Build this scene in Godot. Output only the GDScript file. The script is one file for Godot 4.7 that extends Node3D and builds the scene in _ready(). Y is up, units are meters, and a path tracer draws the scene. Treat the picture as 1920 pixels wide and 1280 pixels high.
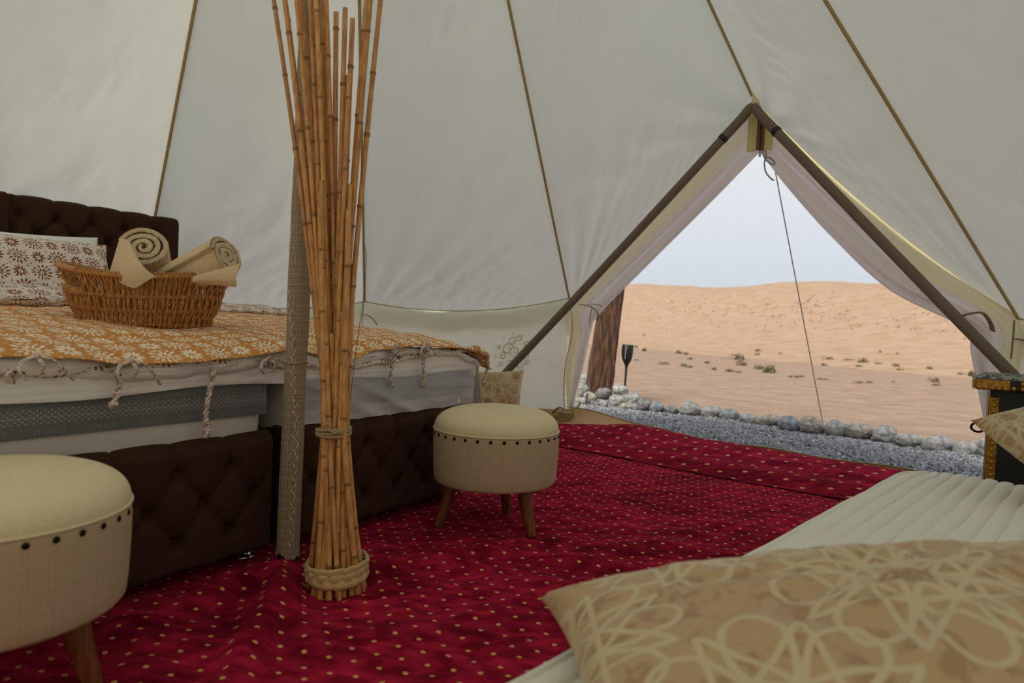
extends Node3D
# A canvas bell tent in the desert. Metres, y up. In the tables below a point is given as (right, up, away from the door-facing viewer); W() turns it into Godot's axes.

const EYE := 0.74
const POLE_X := -0.6
const POLE_Z := 1.95
const TENT_R := 3.4
const APEX_H := 3.78
var M := {}
var rng := RandomNumberGenerator.new()

# ------------------------------------------------------------------ helpers
func W(x: float, y: float, z: float) -> Vector3:
	return Vector3(x, y, -z)

func wv(p: Vector3) -> Vector3:
	return Vector3(p.x, p.y, -p.z)

class MB:
	var v := PackedVector3Array()
	var uv := PackedVector2Array()
	var c := PackedColorArray()
	var ix := PackedInt32Array()
	func add(p: Vector3, t := Vector2.ZERO, col := Color.WHITE) -> int:
		v.append(p); uv.append(t); c.append(col)
		return v.size() - 1
	func tri(a: int, b: int, d: int) -> void:
		ix.append(a); ix.append(b); ix.append(d)
	func quad(a: int, b: int, d: int, e: int) -> void:
		ix.append(a); ix.append(b); ix.append(d)
		ix.append(a); ix.append(d); ix.append(e)
	func grid(nu: int, nv: int, f: Callable) -> void:      # f(s, t) -> [position, uv] or [position, uv, colour]
		var base := v.size()
		for j in nv + 1:
			for i in nu + 1:
				var r: Array = f.call(float(i) / nu, float(j) / nv)
				v.append(r[0]); uv.append(r[1]); c.append(r[2] if r.size() > 2 else Color.WHITE)
		for j in nv:
			for i in nu:
				var a := base + j * (nu + 1) + i
				quad(a, a + 1, a + nu + 2, a + nu + 1)
	func tube(pts: Array, radii: Array, sides := 8, caps := true, flat := 1.0, cols: Array = []) -> void:
		var n := pts.size()
		var t0: Vector3 = (pts[1] - pts[0]).normalized()
		var nrm := t0.cross(Vector3.UP if absf(t0.y) < 0.9 else Vector3.RIGHT).normalized()
		var base := v.size()
		var run := 0.0
		for k in n:
			var t: Vector3 = (pts[mini(k + 1, n - 1)] - pts[maxi(k - 1, 0)]).normalized()
			nrm = (nrm - t * nrm.dot(t)).normalized()
			var bin := t.cross(nrm)
			if k > 0:
				run += (pts[k] - pts[k - 1]).length()
			var r: float = radii[k] if radii.size() > 1 else radii[0]
			for i in sides + 1:
				var a := TAU * i / sides
				v.append(pts[k] + nrm * (cos(a) * r) + bin * (sin(a) * r * flat))
				uv.append(Vector2(a * r, run))
				c.append(cols[k] if cols.size() else Color.WHITE)
		for k in n - 1:
			for i in sides:
				var a := base + k * (sides + 1) + i
				quad(a, a + sides + 1, a + sides + 2, a + 1)
		if caps:
			for e in 2:
				var k := 0 if e == 0 else n - 1
				var m := add(pts[k], Vector2.ZERO, cols[k] if cols.size() else Color.WHITE)
				for i in sides:
					var a := base + k * (sides + 1) + i
					if e == 0:
						tri(m, a, a + 1)
					else:
						tri(m, a + 1, a)
	func lathe(prof: Array, sides := 32, xf := Transform3D.IDENTITY, sx := 1.0, sz := 1.0) -> void:
		var base := v.size()
		var n := prof.size()
		var run := 0.0
		for k in n:
			var p: Vector2 = prof[k]
			if k > 0:
				run += p.distance_to(prof[k - 1])
			for i in sides + 1:
				var a := TAU * i / sides
				v.append(xf * Vector3(cos(a) * p.x * sx, p.y, sin(a) * p.x * sz))
				uv.append(Vector2(a * maxf(0.02, 0.22), run))
				c.append(Color.WHITE)
		for k in n - 1:
			for i in sides:
				var a := base + k * (sides + 1) + i
				quad(a, a + 1, a + sides + 2, a + sides + 1)
	func box(size: Vector3, b: float, xf := Transform3D.IDENTITY) -> void:   # chamfered box about its centre, flat faces
		var h := size / 2.0
		b = minf(b, minf(h.x, minf(h.y, h.z)) * 0.9)
		var dirs := [Vector3.RIGHT, Vector3.LEFT, Vector3.UP, Vector3.DOWN, Vector3.BACK, Vector3.FORWARD]
		for d: Vector3 in dirs:
			var u := Vector3(d.y, d.z, d.x).abs()
			var w := d.cross(u)
			var cen := d * (h * d.abs()).length()
			var hu := (h * u.abs()).length() - b
			var hw := (h * w.abs()).length() - b
			var q := []
			for s in [[-1, -1], [1, -1], [1, 1], [-1, 1]]:
				q.append(add(xf * (cen + u * (s[0] * hu) + w * (s[1] * hw)), Vector2(s[0] * hu, s[1] * hw)))
			quad(q[0], q[3], q[2], q[1])
		for ax in 3:                                                        # edges along axis ax
			var e := [Vector3.RIGHT, Vector3.UP, Vector3.BACK]
			var A: Vector3 = e[ax]
			var B: Vector3 = e[(ax + 1) % 3]
			var C: Vector3 = e[(ax + 2) % 3]
			for sb in [-1.0, 1.0]:
				for sc in [-1.0, 1.0]:
					var la := (h * A).length() - b
					var p1: Vector3 = B * (sb * (h * B).length()) + C * (sc * ((h * C).length() - b))
					var p2: Vector3 = B * (sb * ((h * B).length() - b)) + C * (sc * (h * C).length())
					var q := [add(xf * (p1 - A * la)), add(xf * (p1 + A * la)), add(xf * (p2 + A * la)), add(xf * (p2 - A * la))]
					if sb * sc > 0:
						quad(q[0], q[3], q[2], q[1])
					else:
						quad(q[0], q[1], q[2], q[3])
		for sx in [-1.0, 1.0]:
			for sy in [-1.0, 1.0]:
				for sz in [-1.0, 1.0]:
					var s := Vector3(sx, sy, sz)
					var i := h - Vector3.ONE * b
					var q := [add(xf * (s * Vector3(h.x, i.y, i.z))), add(xf * (s * Vector3(i.x, h.y, i.z))), add(xf * (s * Vector3(i.x, i.y, h.z)))]
					if sx * sy * sz > 0:
						tri(q[0], q[2], q[1])
					else:
						tri(q[0], q[1], q[2])
	func ball(r: Vector3, xf := Transform3D.IDENTITY, nu := 24, nv := 16, warp = null) -> void:
		var f := func(s: float, t: float):
			var a := TAU * s
			var e := PI * (t - 0.5)
			var d := Vector3(cos(e) * cos(a), sin(e), cos(e) * sin(a))
			var k: float = warp.call(d) if warp != null else 1.0
			return [xf * (d * r * k), Vector2(s, t)]
		grid(nu, nv, f)

func commit(b: MB, solid := true, weld := true, colored := false, flat := false, off := Vector3.ZERO, second := false) -> ArrayMesh:
	if flat:
		var n := MB.new()
		for k in b.ix:
			n.ix.append(n.add(b.v[k], b.uv[k], b.c[k]))
		b = n
		weld = false
	if solid:
		var vol := 0.0
		for k in range(0, b.ix.size(), 3):
			vol += b.v[b.ix[k]].dot(b.v[b.ix[k + 1]].cross(b.v[b.ix[k + 2]]))
		if vol > 0.0:
			for k in range(0, b.ix.size(), 3):
				var q := b.ix[k]
				b.ix[k] = b.ix[k + 1]
				b.ix[k + 1] = q
	var nn := PackedVector3Array()
	nn.resize(b.v.size())
	for k in range(0, b.ix.size(), 3):
		var i := b.ix[k]
		var j := b.ix[k + 1]
		var l := b.ix[k + 2]
		var f := (b.v[l] - b.v[i]).cross(b.v[j] - b.v[i])
		nn[i] += f
		nn[j] += f
		nn[l] += f
	if weld:
		var seen := {}
		for k in b.v.size():
			var key := Vector3i((b.v[k] * 20000.0).round())
			seen[key] = seen.get(key, Vector3.ZERO) + nn[k]
		for k in b.v.size():
			nn[k] = seen[Vector3i((b.v[k] * 20000.0).round())]
	for k in nn.size():
		nn[k] = nn[k].normalized() if nn[k].length_squared() > 1e-24 else Vector3.UP
	if off != Vector3.ZERO:
		for k in b.v.size():
			b.v[k] -= off
	var arr := []
	arr.resize(Mesh.ARRAY_MAX)
	arr[Mesh.ARRAY_VERTEX] = b.v
	arr[Mesh.ARRAY_NORMAL] = nn
	arr[Mesh.ARRAY_TEX_UV] = b.uv
	if second:
		arr[Mesh.ARRAY_TEX_UV2] = b.uv
	if colored:
		arr[Mesh.ARRAY_COLOR] = b.c
	arr[Mesh.ARRAY_INDEX] = b.ix
	var am := ArrayMesh.new()
	am.add_surface_from_arrays(Mesh.PRIMITIVE_TRIANGLES, arr)
	return am

func put(called: String, mesh: Mesh, m: Material, parent: Node3D = self, at := Vector3.ZERO) -> MeshInstance3D:
	var o := MeshInstance3D.new()
	o.name = called
	o.mesh = mesh
	o.material_override = m
	o.position = at
	parent.add_child(o, true)
	return o

# one named mesh; the points in b are in world axes, the parent's position is taken off
func obj(called: String, b: MB, m: Material, parent: Node3D = self, solid := true, weld := true, colored := false, flat := false) -> MeshInstance3D:
	var off := Vector3.ZERO
	if parent != self:
		off = parent.position
		if parent.get_parent() != self and parent.get_parent() is Node3D:
			off += parent.get_parent().position
	return put(called, commit(b, solid, weld, colored, flat, off), m, parent)

func loc(called: String, b: MB, m: Material, parent: Node3D, solid := true, weld := true, flat := false) -> MeshInstance3D:
	return put(called, commit(b, solid, weld, false, flat), m, parent)

func tag(o: Node3D, label: String, category: String, group := "", kind := "") -> Node3D:
	if label:
		o.set_meta("label", label)
	if category:
		o.set_meta("category", category)
	if group:
		o.set_meta("group", group)
	if kind:
		o.set_meta("kind", kind)
	return o

func thing(called: String, at := Vector3.ZERO, turn := 0.0) -> Node3D:
	var o := Node3D.new()
	o.name = called
	o.position = at
	o.rotation.y = turn
	add_child(o, true)
	return o

func twin(src: Node3D, called: String, at: Vector3, turn := 0.0) -> Node3D:
	var o: Node3D = src.duplicate()
	o.name = called
	add_child(o, true)
	o.position = at
	o.rotation.y = turn
	return o

func sm(a: float, b: float, x: float) -> float:
	var t := clampf((x - a) / (b - a), 0.0, 1.0)
	return t * t * (3.0 - 2.0 * t)

func lut(tab: Array, x: float) -> float:      # [[x, y], ...] sorted by x, smooth between
	if x <= tab[0][0]:
		return tab[0][1]
	for k in tab.size() - 1:
		if x <= tab[k + 1][0]:
			return lerpf(tab[k][1], tab[k + 1][1], sm(tab[k][0], tab[k + 1][0], x))
	return tab[-1][1]

func spline(pts: Array, t: float) -> Vector3:      # Catmull-Rom through points, t 0..1
	var n := pts.size() - 1
	var f := clampf(t, 0.0, 1.0) * n
	var k := mini(int(f), n - 1)
	var u := f - k
	var p1: Vector3 = pts[k]
	var p2: Vector3 = pts[k + 1]
	var p0: Vector3 = pts[maxi(k - 1, 0)]
	var p3: Vector3 = pts[mini(k + 2, n)]
	return p1.cubic_interpolate(p2, p0, p3, u)

func curve(pts: Array, n: int) -> Array:
	var o := []
	for k in n + 1:
		o.append(spline(pts, float(k) / n))
	return o

# ------------------------------------------------------------------ materials
func mat(col: Color, rough := 0.85) -> StandardMaterial3D:
	var m := StandardMaterial3D.new()
	m.albedo_color = col
	m.roughness = rough
	m.cull_mode = BaseMaterial3D.CULL_DISABLED
	return m

func noise(freq: float, octaves := 4, seed_ := 1, kind := FastNoiseLite.TYPE_SIMPLEX_SMOOTH) -> FastNoiseLite:
	var n := FastNoiseLite.new()
	n.noise_type = kind
	n.frequency = freq
	n.fractal_octaves = octaves
	n.seed = seed_
	return n

func ntex(n: FastNoiseLite, ramp: Array = [], size := 512, as_normal := false, strength := 4.0) -> NoiseTexture2D:
	var t := NoiseTexture2D.new()
	t.width = size
	t.height = size
	t.seamless = true
	t.noise = n
	t.as_normal_map = as_normal
	t.bump_strength = strength
	if ramp.size():
		var g := Gradient.new()
		var offs := PackedFloat32Array()
		var cols := PackedColorArray()
		for r in ramp:
			offs.append(r[0])
			cols.append(r[1])
		g.offsets = offs
		g.colors = cols
		t.color_ramp = g
	return t

func tri_uv(m: StandardMaterial3D, s: Vector3, world := false) -> void:
	m.uv1_triplanar = true
	m.uv1_world_triplanar = world
	m.uv1_scale = s

func weave_image(n: int, threads: int, seed_: int, uneven := 0.35) -> Image:      # plain weave, as height in the red channel
	var im := Image.create(n, n, false, Image.FORMAT_RGB8)
	var r := RandomNumberGenerator.new()
	r.seed = seed_
	var wu := []
	var wv_ := []
	for k in threads:
		wu.append(1.0 - uneven * r.randf())
		wv_.append(1.0 - uneven * r.randf())
	for y in n:
		for x in n:
			var fx := float(x) / n * threads
			var fy := float(y) / n * threads
			var ix := int(fx)
			var iy := int(fy)
			var over := (ix + iy) % 2 == 0
			var a := sin(PI * (fx - ix))
			var b := sin(PI * (fy - iy))
			var h: float = (a ** 0.7 * (0.55 + 0.45 * b)) * wu[ix] if over else (b ** 0.7 * (0.55 + 0.45 * a)) * wv_[iy]
			h = h * (0.93 + 0.07 * r.randf())
			im.set_pixel(x, y, Color(h, h, h))
	return im

func tinted(im: Image, dark: Color, light: Color) -> ImageTexture:
	var o := Image.create(im.get_width(), im.get_height(), false, Image.FORMAT_RGB8)
	for y in im.get_height():
		for x in im.get_width():
			o.set_pixel(x, y, dark.lerp(light, im.get_pixel(x, y).r))
	return ImageTexture.create_from_image(o)

func normals_of(im: Image, k: float) -> ImageTexture:
	var o: Image = im.duplicate()
	o.convert(Image.FORMAT_RGBA8)
	o.bump_map_to_normal_map(k)
	return ImageTexture.create_from_image(o)

func weave_mat(dark: Color, light: Color, per_m: float, seed_: int, bump := 3.0, uneven := 0.35) -> StandardMaterial3D:
	var im := weave_image(128, 16, seed_, uneven)
	var m := mat(Color.WHITE, 0.95)
	m.albedo_texture = tinted(im, dark, light)
	m.normal_enabled = true
	m.normal_texture = normals_of(im, bump)
	m.uv1_scale = Vector3(per_m, per_m, 1)
	return m

func petal(im: Image, c: Vector2, ang: float, r0: float, r1: float, w: float, col: Color) -> void:
	var n := im.get_width()
	var d := Vector2(cos(ang), sin(ang))
	var mid := c + d * (r0 + r1) / 2.0
	var e := (r1 - r0) / 2.0 + 2.0
	for y in range(int(mid.y - e), int(mid.y + e) + 1):
		for x in range(int(mid.x - e), int(mid.x + e) + 1):
			var q := Vector2(x, y) - c
			var t := (q.dot(d) - r0) / (r1 - r0)
			if t <= 0.0 or t >= 1.0:
				continue
			var half := w * sin(PI * t ** 0.8) ** 0.8
			var k := clampf(half - absf(q.x * d.y - q.y * d.x) + 0.5, 0.0, 1.0)
			if k > 0.0:
				var px := posmod(x, n)
				var py := posmod(y, n)
				im.set_pixel(px, py, im.get_pixel(px, py).lerp(col, k))

func blossom_texture(bg: Color, fg: Color, seed_: int) -> ImageTexture:      # block-printed rosettes, one tile is 14 cm
	var n := 512
	var im := Image.create(n, n, false, Image.FORMAT_RGB8)
	var r := RandomNumberGenerator.new()
	r.seed = seed_
	for y in n:
		for x in n:
			im.set_pixel(x, y, bg * (0.95 + 0.1 * r.randf()))
	for big in [Vector2(0.02, 0.03), Vector2(0.52, 0.53)]:
		var c: Vector2 = big * n
		for k in 14:
			petal(im, c, TAU * k / 14 + r.randf() * 0.06, 76, 130 + r.randf() * 12, 12, fg)
		for k in 9:
			petal(im, c, TAU * (k + 0.5) / 9 + r.randf() * 0.06, 22, 72 + r.randf() * 6, 11, fg)
		petal(im, c - Vector2(11, 0), 0, 0, 22, 9, fg)
	for small in [Vector2(0.5, 0.03), Vector2(0.02, 0.52)]:
		var c: Vector2 = small * n
		for k in 11:
			petal(im, c, TAU * k / 11 + r.randf() * 0.08, 26, 96 + r.randf() * 10, 13, fg)
		petal(im, c - Vector2(12, 0), 0, 0, 24, 10, fg)
	for k in 8:
		petal(im, Vector2(0.27 + 0.5 * (k % 2), 0.26 + 0.5 * (k / 2 % 2)) * n + Vector2(r.randf_range(-20, 20), r.randf_range(-20, 20)), r.randf() * TAU, 0, 24, 8, fg)
	return ImageTexture.create_from_image(im)

func stroke(im: Image, pts: Array, w: float, col: Color) -> void:
	var n := im.get_width()
	for p: Vector2 in pts:
		var e := int(w) + 2
		for y in range(-e, e + 1):
			for x in range(-e, e + 1):
				var q := Vector2(int(p.x) + x, int(p.y) + y)
				var k := clampf((w - q.distance_to(p)) * 0.6 + 0.5, 0.0, 1.0)
				if k > 0.0:
					var px := posmod(int(q.x), n)
					var py := posmod(int(q.y), n)
					im.set_pixel(px, py, im.get_pixel(px, py).lerp(col, k * 0.8))

func brocade_texture(base: Color, dark: Color, line: Color, n: int) -> ImageTexture:      # interlaced strapwork stars over paisley ground
	var im := Image.create(n, n, false, Image.FORMAT_RGB8)
	var f := noise(7.0 / n, 3, 21)
	var g := noise(26.0 / n, 2, 22)
	for y in n:
		for x in n:
			var a := float(x) / n
			var b := float(y) / n
			var k := 0.0
			for w in [[0, 0], [1, 0], [0, 1], [1, 1]]:      # blended over the seam so that the tile repeats
				var wx: float = a if w[0] == 0 else 1.0 - a
				var wy: float = b if w[1] == 0 else 1.0 - b
				k += (f.get_noise_2d(x - n * (1 - w[0]) * 1.0, y - n * (1 - w[1]) * 1.0) + 0.35 * g.get_noise_2d(x + n * w[0], y + n * w[1])) * (1.0 - wx) * (1.0 - wy)
			im.set_pixel(x, y, base.lerp(dark, sm(0.0, 0.28, k) * 0.75))
	var cs := [Vector2(0.5, 0.5), Vector2(0, 0)]
	for ci in 2:
		var c: Vector2 = cs[ci] * n
		var R := 0.36 * n
		for k in 8:      # eight petal loops
			var a := TAU * k / 8
			var pts := []
			for s in 160:
				var t := TAU * s / 160
				var p := Vector2(0.62 * R + 0.40 * R * cos(t), 0.21 * R * sin(t) * (1.0 + 0.35 * cos(t)))
				pts.append(c + p.rotated(a))
			stroke(im, pts, n * 0.0095, line)
		for k in 8:      # straps of a star
			var p0 := Vector2(R * 0.98, 0).rotated(TAU * (k + 0.5) / 8) + c
			var p1 := Vector2(R * 0.98, 0).rotated(TAU * (k + 3.5) / 8) + c
			var pts := []
			for s in 160:
				pts.append(p0.lerp(p1, s / 160.0))
			stroke(im, pts, n * 0.0085, line)
		var ring := []
		for s in 120:
			ring.append(c + Vector2(R * 0.17, 0).rotated(TAU * s / 120))
		stroke(im, ring, n * 0.007, dark)
		for k in 8:
			petal(im, c, TAU * k / 8 + 0.2, R * 0.03, R * 0.15, n * 0.012, dark)
	return ImageTexture.create_from_image(im)

func make_materials() -> void:
	# tent canvas: thin woven cotton that lets half the daylight through
	var cv := mat(Color(0.86, 0.90, 0.875), 0.95)
	cv.backlight_enabled = true
	cv.backlight = Color(0.66, 0.668, 0.655)
	cv.normal_enabled = true
	cv.normal_texture = ntex(noise(0.006, 4, 5), [], 512, true, 5.0)
	cv.normal_scale = 1.0
	tri_uv(cv, Vector3(0.7, 0.7, 0.7), true)
	cv.metallic_specular = 0.1
	M.canvas = cv
	var wl: StandardMaterial3D = cv.duplicate()
	wl.albedo_color = Color(0.935, 0.955, 0.875)
	wl.backlight = Color(0.75, 0.75, 0.73)
	M.wall_canvas = wl
	var dv: StandardMaterial3D = cv.duplicate()
	dv.albedo_color = Color(0.90, 0.85, 0.585)
	M.door_canvas = dv
	var sc: StandardMaterial3D = cv.duplicate()
	sc.albedo_color = Color(0.86, 0.83, 0.79)
	sc.backlight = Color(0.72, 0.70, 0.72)
	M.screen = sc
	M.seam = mat(Color(0.72, 0.635, 0.43), 0.95)
	M.seam.backlight_enabled = true
	M.seam.backlight = Color(0.6, 0.58, 0.5)
	M.strap = mat(Color(0.60, 0.52, 0.36), 0.95)
	M.zip = mat(Color(0.50, 0.33, 0.22), 0.8)
	M.sheet = mat(Color(0.72, 0.575, 0.39), 0.6)
	M.cord = mat(Color(0.62, 0.62, 0.60), 0.9)
	M.steel = mat(Color(0.75, 0.75, 0.76), 0.3)
	M.steel.metallic = 1.0
	# carpet: burgundy velvet with woven gold flecks, one tile 5.9 x 9.4 cm
	var r := RandomNumberGenerator.new()
	r.seed = 4
	var cim := Image.create(256, 408, false, Image.FORMAT_RGBA8)
	cim.fill(Color(0.84, 0.68, 0.42, 0.0))
	for d in [Vector2(64, 102), Vector2(192, 306)]:
		for y in range(-20, 21):
			for x in range(-26, 27):
				var k := clampf((1.0 - absf(x) / 26.0 - maxf(0.0, absf(y) - 10.0) / 18.0) * 8.0, 0.0, 1.0)
				var bar := 1.0 if fposmod(x + y * 0.35 + 7.0, 16.0) > 3.5 else 0.45
				cim.set_pixel(int(d.x) + x, int(d.y) + y, Color(0.84, 0.68, 0.42, k * bar))
	var cp := mat(Color(0.95, 0.30, 0.42), 0.9)
	cp.albedo_texture = ntex(noise(0.012, 6, 404), [[0.0, Color(0.44, 0.26, 0.34)], [0.36, Color(0.56, 0.35, 0.45)], [0.52, Color(0.68, 0.45, 0.57)], [0.70, Color(0.75, 0.52, 0.65)], [1.0, Color(0.80, 0.58, 0.72)]], 1024)
	tri_uv(cp, Vector3(0.8, 1.0, 1.7), true)
	cp.vertex_color_use_as_albedo = true
	cp.detail_enabled = true
	cp.detail_blend_mode = BaseMaterial3D.BLEND_MODE_MIX
	cp.detail_uv_layer = BaseMaterial3D.DETAIL_UV_2
	cp.detail_albedo = ImageTexture.create_from_image(cim)
	cp.uv2_scale = Vector3(1.0 / 0.059, 1.0 / 0.094, 1)
	cp.rim_enabled = true
	cp.rim = 0.38
	cp.rim_tint = 1.0
	cp.metallic_specular = 0.06
	M.carpet = cp
	M.carpet_strip = cp.duplicate()
	M.carpet_strip.uv2_scale = Vector3(1.0 / 0.122, 1.0 / 0.20, 1)
	# upholstery
	M.linen = weave_mat(Color(0.60, 0.51, 0.395), Color(0.88, 0.80, 0.665), 26.0, 3, 2.5, 0.3)
	M.linen_pale = weave_mat(Color(0.80, 0.735, 0.58), Color(0.97, 0.92, 0.78), 30.0, 13, 2.0, 0.25)
	M.burlap = weave_mat(Color(0.42, 0.36, 0.28), Color(0.90, 0.83, 0.71), 16.0, 7, 4.0, 0.5)
	var vel := mat(Color(0.25, 0.168, 0.12), 0.85)
	vel.rim_enabled = true
	vel.rim = 0.12
	vel.rim_tint = 0.7
	vel.metallic_specular = 0.2
	vel.normal_enabled = true
	vel.normal_texture = ntex(noise(0.03, 4, 15), [], 512, true, 3.0)
	vel.normal_scale = 0.35
	tri_uv(vel, Vector3(3, 3, 3))
	M.velvet = vel
	M.pad = M.linen_pale.duplicate()
	tri_uv(M.pad, Vector3(30, 30, 30))
	M.nail = mat(Color(0.10, 0.085, 0.07), 0.45)
	M.nail.metallic = 0.7
	var wood := mat(Color.WHITE, 0.55)
	wood.albedo_texture = ntex(noise(0.012, 4, 31), [[0.0, Color(0.27, 0.13, 0.03)], [0.5, Color(0.47, 0.25, 0.07)], [1.0, Color(0.58, 0.35, 0.11)]], 512)
	tri_uv(wood, Vector3(14, 1.6, 14))
	M.leg_wood = wood
	var old := mat(Color.WHITE, 0.9)
	old.albedo_texture = ntex(noise(0.011, 5, 35), [[0.0, Color(0.12, 0.08, 0.058)], [0.40, Color(0.23, 0.15, 0.105)], [0.62, Color(0.35, 0.235, 0.165)], [1.0, Color(0.45, 0.33, 0.25)]], 512)
	old.heightmap_enabled = true
	old.heightmap_scale = 1.2
	old.heightmap_texture = ntex(noise(0.02, 4, 36), [], 512)
	tri_uv(old, Vector3(4.0, 0.5, 4.0))
	M.post_wood = old
	M.chrome = mat(Color(0.85, 0.85, 0.86), 0.15)
	M.chrome.metallic = 1.0
	# bedding
	var wh := mat(Color(0.93, 0.92, 0.91), 0.9)
	wh.normal_enabled = true
	wh.normal_texture = ntex(noise(0.010, 4, 41), [], 512, true, 5.0)
	wh.normal_scale = 0.6
	tri_uv(wh, Vector3(2.2, 4.0, 2.2))
	M.white = wh
	M.mattress = mat(Color(0.80, 0.775, 0.75), 0.9)
	var bim := Image.create(512, 256, false, Image.FORMAT_RGB8)      # grey border band with woven ovals, tile 13 cm long
	for y in 256:
		for x in 512:
			bim.set_pixel(x, y, Color(0.41, 0.415, 0.415) * (0.96 + 0.08 * r.randf()))
	for row in 6:
		for k in 9:
			var cx := (k + 0.5 * (row % 2)) * 512.0 / 9.0
			var cy := 82.0 + row * 15.0 + (6.0 if row > 2 else 0.0)
			for y in range(-6, 7):
				for x in range(-13, 14):
					var q := (x / 12.0) ** 2 + (y / 5.0) ** 2
					if q < 1.0:
						bim.set_pixel(posmod(int(cx) + x, 512), int(cy) + y, Color(0.66, 0.665, 0.665).lerp(Color(0.46, 0.465, 0.465), q * q))
	for x in 512:
		for y in range(125, 129):
			bim.set_pixel(x, y + int(2.0 * sin(x * TAU / 64.0)), Color(0.62, 0.62, 0.62))
	M.band = mat(Color.WHITE, 0.9)
	M.band.albedo_texture = ImageTexture.create_from_image(bim)
	M.lettering = mat(Color(0.53, 0.535, 0.535), 0.9)
	M.ochre = mat(Color.WHITE, 0.9)
	M.ochre.albedo_texture = blossom_texture(Color(0.79, 0.54, 0.26), Color(0.96, 0.915, 0.83), 51)
	M.ochre.uv1_scale = Vector3(1 / 0.15, 1 / 0.15, 1)
	M.print = mat(Color.WHITE, 0.9)
	M.print.albedo_texture = blossom_texture(Color(0.89, 0.84, 0.80), Color(0.50, 0.29, 0.16), 52)
	M.print.uv1_scale = Vector3(1 / 0.16, 1 / 0.16, 1)
	var tw := weave_image(128, 8, 61, 0.1)
	M.towel = mat(Color.WHITE, 0.95)
	M.towel.albedo_texture = tinted(tw, Color(0.80, 0.69, 0.53), Color(0.96, 0.88, 0.74))
	M.towel.normal_enabled = true
	M.towel.normal_texture = normals_of(tw, 6.0)
	M.towel.uv1_scale = Vector3(28, 28, 1)
	M.brocade = mat(Color.WHITE, 0.55)
	M.brocade.albedo_texture = brocade_texture(Color(0.73, 0.615, 0.445), Color(0.62, 0.495, 0.35), Color(0.79, 0.73, 0.58), 768)
	M.brocade.uv1_scale = Vector3(1 / 0.44, 1 / 0.44, 1)
	M.brocade.rim_enabled = true
	M.brocade.rim = 0.3
	M.brocade.rim_tint = 0.3
	M.quilt = mat(Color(0.90, 0.895, 0.845), 0.85)
	M.quilt.normal_enabled = true
	M.quilt.normal_texture = ntex(noise(0.05, 3, 71), [], 256, true, 3.0)
	M.quilt.normal_scale = 0.2
	tri_uv(M.quilt, Vector3(4, 4, 4))
	# reeds, wicker
	var cane := mat(Color.WHITE, 0.5)
	cane.albedo_texture = ntex(noise(0.02, 4, 81), [[0.0, Color(0.63, 0.425, 0.23)], [0.5, Color(0.81, 0.585, 0.345)], [1.0, Color(0.91, 0.73, 0.47)]], 512)
	cane.vertex_color_use_as_albedo = true
	tri_uv(cane, Vector3(9, 1.4, 9))
	M.cord_print = M.print.duplicate()
	M.cord_print.uv1_scale = Vector3(16, 16, 1)
	M.cane = cane
	M.raffia = weave_mat(Color(0.74, 0.60, 0.39), Color(0.99, 0.90, 0.68), 30.0, 91, 4.0)
	M.twine = mat(Color(0.66, 0.57, 0.43), 0.9)
	var wick := mat(Color.WHITE, 0.5)
	wick.albedo_texture = ntex(noise(0.03, 3, 83), [[0.0, Color(0.50, 0.30, 0.13)], [0.5, Color(0.68, 0.455, 0.22)], [1.0, Color(0.82, 0.61, 0.34)]], 256)
	tri_uv(wick, Vector3(12, 6, 12))
	M.wicker = wick
	M.thread = mat(Color(0.92, 0.87, 0.76), 0.9)
	# outdoors
	var sand := mat(Color.WHITE, 1.0)
	sand.albedo_texture = ntex(noise(0.006, 5, 101), [[0.0, Color(0.53, 0.455, 0.405)], [0.5, Color(0.575, 0.495, 0.44)], [1.0, Color(0.615, 0.535, 0.48)]], 1024)
	sand.heightmap_enabled = true
	sand.heightmap_scale = 2.5
	sand.heightmap_texture = ntex(noise(0.012, 5, 102), [], 1024)
	sand.metallic_specular = 0.05
	tri_uv(sand, Vector3(0.30, 0.30, 0.30), true)
	M.sand = sand
	var dune := mat(Color.WHITE, 1.0)
	dune.albedo_texture = ntex(noise(0.008, 5, 103), [[0.0, Color(0.58, 0.475, 0.385)], [0.45, Color(0.625, 0.535, 0.46)], [1.0, Color(0.66, 0.575, 0.51)]], 1024)  # distance haze is mixed into these paler sand colours
	dune.heightmap_enabled = true
	dune.heightmap_scale = 4.0
	dune.heightmap_texture = ntex(noise(0.02, 5, 104), [], 1024)
	dune.metallic_specular = 0.05
	tri_uv(dune, Vector3(0.10, 0.10, 0.10), true)
	M.dune = dune
	var st := mat(Color.WHITE, 0.9)
	st.albedo_texture = ntex(noise(0.012, 5, 111), [[0.0, Color(0.33, 0.335, 0.345)], [0.42, Color(0.50, 0.505, 0.515)], [0.6, Color(0.59, 0.59, 0.59)], [1.0, Color(0.80, 0.795, 0.785)]], 512)
	st.vertex_color_use_as_albedo = true
	st.heightmap_enabled = true
	st.heightmap_scale = 0.6
	st.heightmap_texture = ntex(noise(0.03, 4, 112), [], 512)
	tri_uv(st, Vector3(3.2, 3.2, 3.2))
	M.stone = st
	M.gravel = mat(Color(0.575, 0.58, 0.595), 0.95)
	M.gravel.vertex_color_use_as_albedo = true
	M.gravel_bed = mat(Color(0.47, 0.47, 0.475), 1.0)
	M.leaf = mat(Color(0.43, 0.41, 0.32), 1.0)
	M.leaf.vertex_color_use_as_albedo = true
	M.twig = mat(Color(0.47, 0.35, 0.26), 1.0)
	M.iron = mat(Color(0.055, 0.055, 0.06), 0.45)
	M.torch_glass = mat(Color(0.62, 0.63, 0.63), 0.2)
	M.rust = mat(Color(0.32, 0.25, 0.21), 0.8)
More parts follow.
